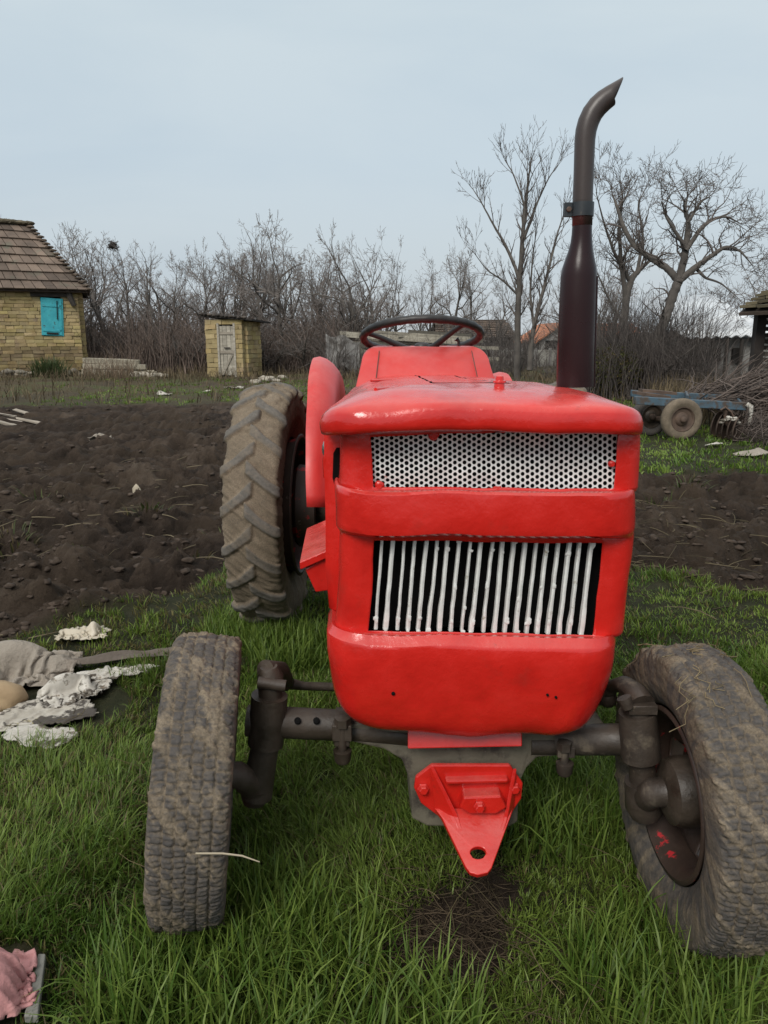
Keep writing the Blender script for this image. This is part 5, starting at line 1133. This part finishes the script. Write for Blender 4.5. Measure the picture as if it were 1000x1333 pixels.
ST = {
 'bushy': dict(len=.62, n=[10, 6, 5, 4], up=.09, crook=.21, lev=4, spread=.78, trunk=.50, min=.008),
 'tall': dict(len=.52, n=[14, 6, 5, 3], up=.12, crook=.16, lev=4, spread=.74, trunk=.66, min=.007, t0=.22),
 'fork': dict(len=.60, n=[7, 6, 5, 3], up=.08, crook=.20, lev=4, spread=.72, trunk=.42, min=.007, stems=[((.28, .05, 1), 1, .8), ((-.3, 0, 1), .95, .75), ((.02, .1, 1), 1.1, .8)]),
 'slender': dict(len=.50, n=[13, 6, 4, 2], up=.22, crook=.09, lev=4, spread=.60, trunk=.70, min=.006, t0=.30, stems=[((-.03, 0, 1), 1, 1), ((.14, .03, 1), .82, .75)]),
 'gnarled': dict(len=.66, n=[5, 6, 6, 4], up=.05, crook=.30, lev=4, spread=.85, trunk=.40, min=.008, t0=.55, stems=[((.30, 0, 1), 1, 1)]),
 'old': dict(len=.62, n=[6, 6, 5, 3], up=.10, crook=.24, lev=4, spread=.8, trunk=.46, min=.007, t0=.4, stems=[((.12, 0, 1), 1, 1), ((-.28, .1, .9), .8, .6)]),
 'shrubby': dict(len=.60, n=[9, 6, 3], up=.12, crook=.2, lev=3, spread=.7, trunk=.6, min=.006, t0=.1, stems=[((.3, 0, 1), 1, .7), ((-.35, .1, 1), .9, .7), ((.05, -.3, 1), .95, .7), ((0, .3, 1), .9, .6)]),
}
PROTO = {}
def norm_tree(kind, seed):
    tr, cr = grow(seed, 6., .11, ST[kind]); zt = max(np.concatenate(tr.v)[:, 2].max(), np.concatenate(cr.v)[:, 2].max()); return tr, cr, 6./zt
def tree(kind, seed, px, ytop, D, label, group=None, sx=1., rz=None, name='bare_tree', cat='tree', thick=1.):
    base = P(px, 480, D)*[1, 1, 0]; Ht = P(px, ytop, D)[2]
    t = thing(name, label, cat, base, group); key = (kind, seed, D > 29)
    if key not in PROTO:
        tr, cr, k = norm_tree(kind, seed)
        for m_ in (tr, cr): m_.v = [v*k for v in m_.v]
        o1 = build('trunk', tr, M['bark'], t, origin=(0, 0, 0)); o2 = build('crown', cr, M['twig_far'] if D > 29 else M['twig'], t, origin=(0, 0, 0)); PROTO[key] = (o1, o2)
    else:
        for o in PROTO[key]:
            c = o.copy(); COL.objects.link(c); c.parent = t
    s = Ht/6.; t.scale = (s*sx, s*sx, s); t.rotation_euler = (0, 0, rng.uniform(0, 6.28) if rz is None else rz); return t
gb = 'bare trees behind the yard'
TL = [('bushy', 1, -8, 238, 36, 'bare tree rising behind the left edge of the tiled roof', .7), ('fork', 2, 88, 285, 37, 'bare tree just behind the right hip of the tiled roof', .9), ('old', 3, 150, 293, 34, 'spreading bare tree with a dark nest above the post stack', 1.0), ('tall', 4, 205, 312, 33, 'slim bare tree between the nest tree and the outhouse', .9), ('bushy', 5, 252, 303, 34, 'bushy bare tree just left of the outhouse roof', .9),
      ('tall', 6, 292, 320, 33, 'slim bare tree rising directly behind the outhouse', 1.0), ('bushy', 7, 366, 272, 32, 'tallest dense bare tree right of the outhouse', 1.0), ('fork', 2, 332, 292, 34, 'forked bare tree between outhouse and the dense tree', .9), ('old', 3, 408, 318, 33, 'low bare tree just right of the dense tall tree', .8), ('fork', 8, 468, 288, 31, 'pale forked bare tree above the steering wheel left side', 1.0), ('tall', 4, 512, 345, 35, 'short bare tree just above the steering wheel', 1.0),
      ('bushy', 5, 580, 300, 36, 'round bare tree right of the steering wheel', .8), ('tall', 6, 545, 352, 38, 'thin low bare tree beyond the steering wheel', .9), ('shrubby', 9, 648, 385, 38, 'small dark tangled tree left of the slender pair', .8),
      ('fork', 2, 790, 330, 33, 'thin bare tree just right of the exhaust', 1.0), ('old', 3, 950, 330, 30, 'hazy bare tree above the metal roofed shed', 1.2), ('bushy', 1, 1010, 300, 36, 'bare tree beyond the tiled shelter', 1.0), ('fork', 8, 735, 350, 40, 'faint bare tree behind the exhaust stack', 1.0),
      ('bushy', 7, 230, 325, 37, 'hazy bare tree further back left of the outhouse', .9), ('tall', 4, 120, 330, 36, 'thin bare tree right behind the house corner', 1.), ('bushy', 5, 180, 330, 38, 'hazy bare tree further back between house and outhouse', 1.0), ('fork', 8, 425, 335, 36, 'hazy bare tree behind the collapsed shed', 1.), ('old', 3, 305, 318, 38, 'hazy crooked tree further back above the outhouse', 1.)]
TL += [('bushy', 7, 108, 306, 38, 'bare tree with broad crown between the roof hip and the nest tree', .9), ('tall', 6, 172, 300, 36, 'slim upright bare tree just right of the bird nest', 1.), ('fork', 8, 222, 314, 38, 'pale forked tree far behind the stacked posts', 1.), ('bushy', 1, 272, 318, 37, 'fine twigged tree far behind the left side of the outhouse roof', .9), ('bushy', 5, 322, 300, 36, 'broad bare tree behind the right side of the outhouse roof', .9), ('fork', 2, 388, 296, 37, 'forked tree far behind the dense tall tree', 1.), ('tall', 4, 345, 284, 33, 'slim tall tree touching the left side of the dense tree', 1.), ('bushy', 7, 448, 312, 38, 'far rounded tree left of the pale forked tree', .9), ('fork', 8, 492, 302, 36, 'far forked tree above the steering wheel', .9), ('bushy', 1, 560, 322, 40, 'far low rounded tree right of the steering wheel', .9), ('tall', 6, 612, 326, 40, 'far slim tree left of the slender twin tree', 1.), ('bushy', 5, 640, 345, 42, 'far rounded tree behind the slender twin tree', .8), ('old', 3, 60, 300, 40, 'crooked tree showing just above the tiled roof slope', .8)]
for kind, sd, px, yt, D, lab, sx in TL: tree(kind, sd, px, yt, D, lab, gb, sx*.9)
nest = None
nt_ = next(o for o in bpy.data.objects if o.get('label', '').startswith('spreading bare tree with a dark nest')); bpy.context.view_layer.update()
_c = next(o for o in nt_.children if o.name.startswith('crown')); _v = np.array([list(_c.matrix_world@v.co) for v in _c.data.vertices]); _t = P(151, 316, 34.); nest = _v[np.argmin(np.abs(_v-_t)@np.array([1, .25, 1]))]; mb = MB()
for k in range(90):
    a, e = random.uniform(0, 6.28), random.gauss(0, .4); d = np.array([cos(a), sin(a), e])*.16; o = nest+np.array([random.gauss(0, .07), random.gauss(0, .07), random.gauss(0, .07)]); mb.tube([o-d, o+d*.3+[0, 0, .03], o+d], .012, 3, False, (.5, .5, .5))
single('bird_nest', mb, M['twig'], 'dark bird nest in the top of the spreading tree', 'nest', nest)
def limb_tree(seed, bx, D, limbs, label, style, name='bare_tree'):
    base = P(bx, 480, D)*[1, 1, 0]; rd = random.Random(seed); LB = []
    for k, (den, ps) in enumerate(limbs):
        dy = rd.uniform(-.6, .6)*(k > 0); q = []
        for i, (px, py, r) in enumerate(ps): q.append(np.append(P(px, py, D+dy*i/max(1, len(ps)-1)), r))
        q = np.array(q); q[:, :3] -= base
        if k == 0 or q[0, 2] < .3: q[0, 2] = -.15
        LB.append((q[:, :3], q[:, 3], den))
    tr, cr = grow(seed, 0, 0, style, LB); t = thing(name, label, 'tree', base); build('trunk', tr, M['bark'], t, origin=(0, 0, 0)); build('crown', cr, M['twig'], t, origin=(0, 0, 0))
SL = dict(len=.60, n=[0, 0, 4, 3], up=.24, crook=.11, lev=4, spread=.62, trunk=1, min=.0065, bl=.80)
GN = dict(len=.66, n=[0, 0, 6, 4], up=.08, crook=.29, lev=4, spread=.85, trunk=1, min=.0062, bl=.80)
limb_tree(21, 675, 25, [(5, [(674, 482, .11), (674, 400, .095), (677, 360, .085), (681, 300, .06), (687, 240, .035), (692, 205, .012)]), (5, [(690, 482, .10), (691, 445, .085), (700, 405, .06), (712, 360, .045), (724, 310, .028), (735, 275, .012)]), (5, [(676, 362, .055), (660, 322, .045), (642, 292, .03), (626, 262, .018), (615, 245, .010)]), (5, [(680, 315, .045), (700, 262, .03), (714, 232, .018), (726, 215, .01)]), (4, [(675, 385, .04), (655, 365, .028), (634, 352, .018), (618, 330, .01)]), (5, [(684, 270, .03), (668, 225, .02), (657, 208, .01)]), (5, [(695, 425, .045), (690, 380, .035), (694, 330, .02), (700, 290, .01)])],
          'tall slender bare tree with twin stems left of the exhaust', SL)
limb_tree(22, 812, 21.5, [(2, [(810, 482, .13), (812, 430, .115), (815, 390, .10), (822, 362, .085), (836, 348, .06), (848, 338, .03)]), (5, [(815, 388, .075), (808, 340, .055), (806, 290, .04), (811, 256, .025), (807, 234, .01)]), (5, [(820, 365, .06), (800, 330, .04), (786, 290, .025), (776, 250, .01)]), (5, [(830, 352, .05), (838, 310, .035), (830, 265, .02), (840, 246, .01)]), (4, [(812, 420, .05), (795, 395, .035), (782, 365, .02), (770, 340, .01)])],
          'tall crooked bare tree between the exhaust and the gnarled tree', dict(GN, bl=.85, up=.16, crook=.2))
limb_tree(23, 846, 19, [(1, [(843, 484, .15), (857, 440, .125), (871, 400, .115), (881, 372, .11), (885, 362, .10)]), (5, [(884, 368, .09), (870, 350, .08), (845, 335, .07), (825, 320, .06), (811, 295, .05), (803, 268, .035), (797, 252, .015)]), (5, [(884, 366, .095), (893, 325, .085), (897, 288, .06), (891, 272, .04), (896, 252, .015)]), (6, [(886, 364, .085), (905, 348, .07), (925, 334, .055), (945, 320, .04), (964, 326, .025), (980, 346, .01)]), (6, [(893, 326, .06), (910, 300, .05), (925, 286, .04), (945, 281, .025), (966, 292, .01)]), (6, [(893, 322, .05), (878, 300, .04), (867, 282, .03), (861, 262, .012)]), (6, [(896, 290, .04), (912, 262, .03), (924, 256, .015)]), (5, [(905, 348, .045), (918, 362, .03), (938, 368, .02), (958, 385, .01)])],
          'gnarled spreading bare fruit tree behind the blue implement', GN)
tree('fork', 24, 903, 345, 25, 'small forked pale tree in front of the metal roofed shed', None, .9, .4)
# understorey: shrubs one can tell apart
for k, (px, yt, D, lab, sx) in enumerate([(130, 400, 31, 'twiggy brown shrub behind the post stack', 1.4), (185, 395, 31.5, 'tall twiggy shrub right of the post stack', 1.4), (240, 398, 30.5, 'twiggy shrub close to the left wall of outhouse', 1.3), (352, 392, 30, 'twiggy shrub touching the right side of the outhouse', 1.4), (395, 400, 30, 'twiggy shrub behind the red fender', 1.4), (438, 408, 29, 'twiggy shrub in front of the collapsed shed', 1.2),
     (745, 440, 22, 'brown shrub hidden behind the exhaust silencer', 1.3), (800, 405, 19.5, 'large brown shrub under the crooked tree', 1.5), (838, 392, 18.5, 'dense brown shrub at the foot of the gnarled tree', 1.5), (880, 425, 18.5, 'low brown shrub left of the metal roofed shed', 1.4), (930, 468, 17.5, 'low dry shrub in front of the plaster shed', 1.6), (672, 438, 26, 'low brown shrub at the foot of the slender tree', 1.4), (715, 452, 26, 'small shrub in front of the panel fence', 1.4), (965, 450, 16.5, 'dry shrub beside the shelter post', 1.4)]):
    tree('shrubby', 9 if k % 2 else 31, px, yt, D, lab, 'twiggy shrubs along the yard edge', sx*1.25, None, 'shrub', 'shrub')
# leafy yellowish bush right of the exhaust
c = P(795, 480, 18)*[1, 1, 0]; B_ = thing('leafy_bush', 'small yellow green bush right of the exhaust base', 'bush', c)
mb = MB(); n = 2600; q = rng.normal(0, 1, (n, 3)); q /= np.linalg.norm(q, axis=1)[:, None]; q *= (rng.random(n)**.4)[:, None]*[.75, .5, .62]; q += c+[0, 0, .62]; q[:, 2] = np.maximum(q[:, 2], .03)
d1 = rng.normal(0, 1, (n, 3)); d1 /= np.linalg.norm(d1, axis=1)[:, None]; d2 = np.cross(d1, rng.normal(0, 1, (n, 3))); d2 /= np.linalg.norm(d2, axis=1)[:, None]; s = .03
V = np.stack([q-d1*s, q+d2*s*.5, q+d1*s, q-d2*s*.5], 1).reshape(-1, 3); cc = np.repeat(np.where(rng.random(n)[:, None] < .4, [[.10, .075, .03]], [[.075, .08, .022]])*rng.uniform(.5, 1.3, n)[:, None], 4, 0)
mb.add(V, (np.arange(n)*4)[:, None]+np.arange(4)[None], cc); build('foliage', mb, M['straw'], B_, smooth=False)
mb = MB()
for k in range(14): a = k*.45; mb.tube([c, c+[cos(a)*.2, sin(a)*.2, .4], c+[cos(a)*.45, sin(a)*.4, .8]], [.02, .014, .008], 4, False)
build('stems', mb, M['twig'], B_)
# green weed clump at the house corner
c = P(66, 487, 27.2)*[1, 1, 0]; mb = MB(); n = 500; V, F, C = blades(c[0]+rng.normal(0, .28, n), c[1]+rng.normal(0, .2, n), rng.uniform(.3, .85, n), rng.uniform(.02, .04, n), rng.uniform(0, 6.28, n), np.clip(rng.normal(.4, .2, n), 0, 1), np.array([[.06, .085, .03]])*rng.uniform(.6, 1.3, (n, 1))); mb.add(V, F, C)
single('weed_clump', mb, M['grass'], 'dull green weed clump against the house wall', 'weeds', c)
# far tangle of stems and dead grass: one mass nobody could count
def stems(mb, n, x0, x1, D0, D1, h0, h1, rad, top=None, col=(1, 1, 1)):
    px = rng.uniform(x0, x1, n); D = rng.uniform(D0, D1, n); zc = D*cos(PITCH); X_ = (px-500)/1000*zc
    h = rng.uniform(h0, h1, n)*(.55+.9*fbm(px*.02, D*.5, 2, 7)); a = rng.uniform(0, 6.28, n); l = rng.normal(.45, .35, n)
    V = np.zeros((n, 4, 3, 3)); an = np.arange(3)*2*pi/3
    for s, t in enumerate((0, .4, .75, 1)):
        cx = X_+np.cos(a)*l*h*t*t; cy = D+np.sin(a)*l*h*t*t; cz = h*t*(1-.15*l*t); r = rad*(1-.75*t)*D/30
        V[:, s, :, 0] = cx[:, None]+r[:, None]*np.cos(an); V[:, s, :, 1] = cy[:, None]+r[:, None]*np.sin(an); V[:, s, :, 2] = cz[:, None]
    i = (np.arange(n)*12)[:, None]; Q = []
    for s in range(3):
        for k in range(3): Q.append(i+np.array([[s*3+k, s*3+(k+1) % 3, s*3+3+(k+1) % 3, s*3+3+k]]))
    f = rng.uniform(.55, 1.35, n); C = np.repeat(np.stack([f*col[0], f*col[1], f*col[2]], 1), 12, 0); mb.add(V.reshape(-1, 3), np.concatenate(Q), C)
mb = MB()
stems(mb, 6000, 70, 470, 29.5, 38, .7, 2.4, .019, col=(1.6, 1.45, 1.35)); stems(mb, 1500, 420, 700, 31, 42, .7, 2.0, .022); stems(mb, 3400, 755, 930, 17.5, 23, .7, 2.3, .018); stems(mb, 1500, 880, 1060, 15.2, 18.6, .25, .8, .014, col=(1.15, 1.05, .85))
stems(mb, 2600, -60, 480, 36, 46, 1.6, 3.0, .022, col=(1.8, 1.65, 1.58)); stems(mb, 260, 105, 170, 25.5, 28.2, .3, 1.1, .010, col=(1.7, 1.45, 1.1)); stems(mb, 500, 420, 660, 26.5, 28.8, .6, 2.0, .012); stems(mb, 900, 640, 1080, 34, 46, .6, 1.5, .02)  # far belts get a paler col: distance haze painted into the stems
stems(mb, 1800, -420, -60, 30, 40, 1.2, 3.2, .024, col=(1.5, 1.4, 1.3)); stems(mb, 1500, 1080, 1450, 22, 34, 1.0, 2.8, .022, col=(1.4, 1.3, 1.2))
tag(build('undergrowth', mb, M['twig'], None), 'grey brown tangle of bare stems along the back of the yard', 'undergrowth', kind='stuff')
mb = MB(); n = 9000; D = rng.uniform(15, 30, n); D = np.where(rng.random(n) < .55, rng.uniform(24, 30, n), D); px = rng.uniform(-40, 1040, n); x = (px-500)/1000*D
ok = (soil_mask(x, D) < .3) & ((px < 470) | (px > 650) | (D > 20)); x = x[ok]; D = D[ok]; n = len(x); f = rng.uniform(.5, 1.3, (n, 1)); h = rng.uniform(.1, .5, n)*(.4+1.0*fbm(x*.6, D*.6, 2, 23))
V, F, C = blades(x, D, h, rng.uniform(.012, .025, n), rng.uniform(0, 6.28, n), np.clip(rng.normal(.5, .3, n), 0, 1.1), np.array([[.15, .115, .07]])*f, gz(x, D)-.02); mb.add(V, F, C)
n = 2200; px = rng.uniform(840, 1060, n); D = rng.uniform(12.6, 17, n); x = (px-500)/1000*D; f = rng.uniform(.5, 1.3, (n, 1))
V, F, C = blades(x, D, rng.uniform(.25, .8, n), rng.uniform(.010, .018, n), rng.uniform(0, 6.28, n), np.clip(rng.normal(.4, .3, n), 0, 1.1), np.array([[.17, .13, .075]])*f, gz(x, D)-.02); mb.add(V, F, C)
tag(build('dead_grass', mb, M['straw'], None), 'dead brown grass and weeds in front of the thicket', 'dead grass', kind='stuff')

# ================================================================== SKY, SUN
SUN_EL, SUN_ROT = radians(42), radians(205)
w = bpy.data.worlds.new('World'); scene.world = w; w.use_nodes = True; nt = w.node_tree; bg = nt.nodes['Background']
sky = nt.nodes.new('ShaderNodeTexSky'); sky.sky_type = 'NISHITA'; sky.sun_disc = False; sky.sun_elevation = SUN_EL; sky.sun_rotation = SUN_ROT; sky.dust_density = 3; sky.air_density = 1.2
tc = nt.nodes.new('ShaderNodeTexCoord'); sx_ = nt.nodes.new('ShaderNodeSeparateXYZ'); nt.links.new(tc.outputs['Generated'], sx_.inputs[0])
grad = ramp(nt, sx_.outputs['Z'], [(.0, (6.0, 6.6, 7.1)), (.07, (5.4, 6.3, 7.1)), (.20, (5.5, 6.6, 7.5)), (.36, (6.0, 7.1, 7.8)), (.52, (5.6, 6.7, 7.4)), (.72, (9.8, 10.5, 10.9)), (1., (12.5, 12.8, 12.9))]).outputs[0]
mp = nt.nodes.new('ShaderNodeMapping'); mp.inputs['Scale'].default_value = (1, 1, 3.5); nt.links.new(tc.outputs['Generated'], mp.inputs[0])
cn = N(nt, 'ShaderNodeTexNoise', Scale=1.5, Detail=7, Roughness=.5, Distortion=.4); nt.links.new(mp.outputs[0], cn.inputs['Vector'])
cloud = ramp(nt, cn.outputs['Fac'], [(.36, (0, 0, 0)), (.64, (1, 1, 1))]).outputs[0]
cl = mix(nt, cloud, grad, (1.16, 1.11, 1.06), 'MULTIPLY'); cl2 = mix(nt, .95, grad, cl)
fin = mix(nt, .86, sky.outputs[0], cl2); nt.links.new(fin, bg.inputs['Color']); bg.inputs['Strength'].default_value = .10
sd = bpy.data.lights.new('sun', 'SUN'); sd.energy = 2.2; sd.angle = radians(24); sd.color = (1, .96, .9); so = bpy.data.objects.new('sun', sd); COL.objects.link(so)
d = np.array([sin(SUN_ROT)*cos(SUN_EL), cos(SUN_ROT)*cos(SUN_EL), sin(SUN_EL)])
from mathutils import Vector
so.rotation_euler = Vector(d).to_track_quat('Z', 'Y').to_euler()
scene.view_settings.view_transform = 'Standard'; scene.view_settings.look = 'None'; scene.view_settings.exposure = 0; scene.view_settings.gamma = 1
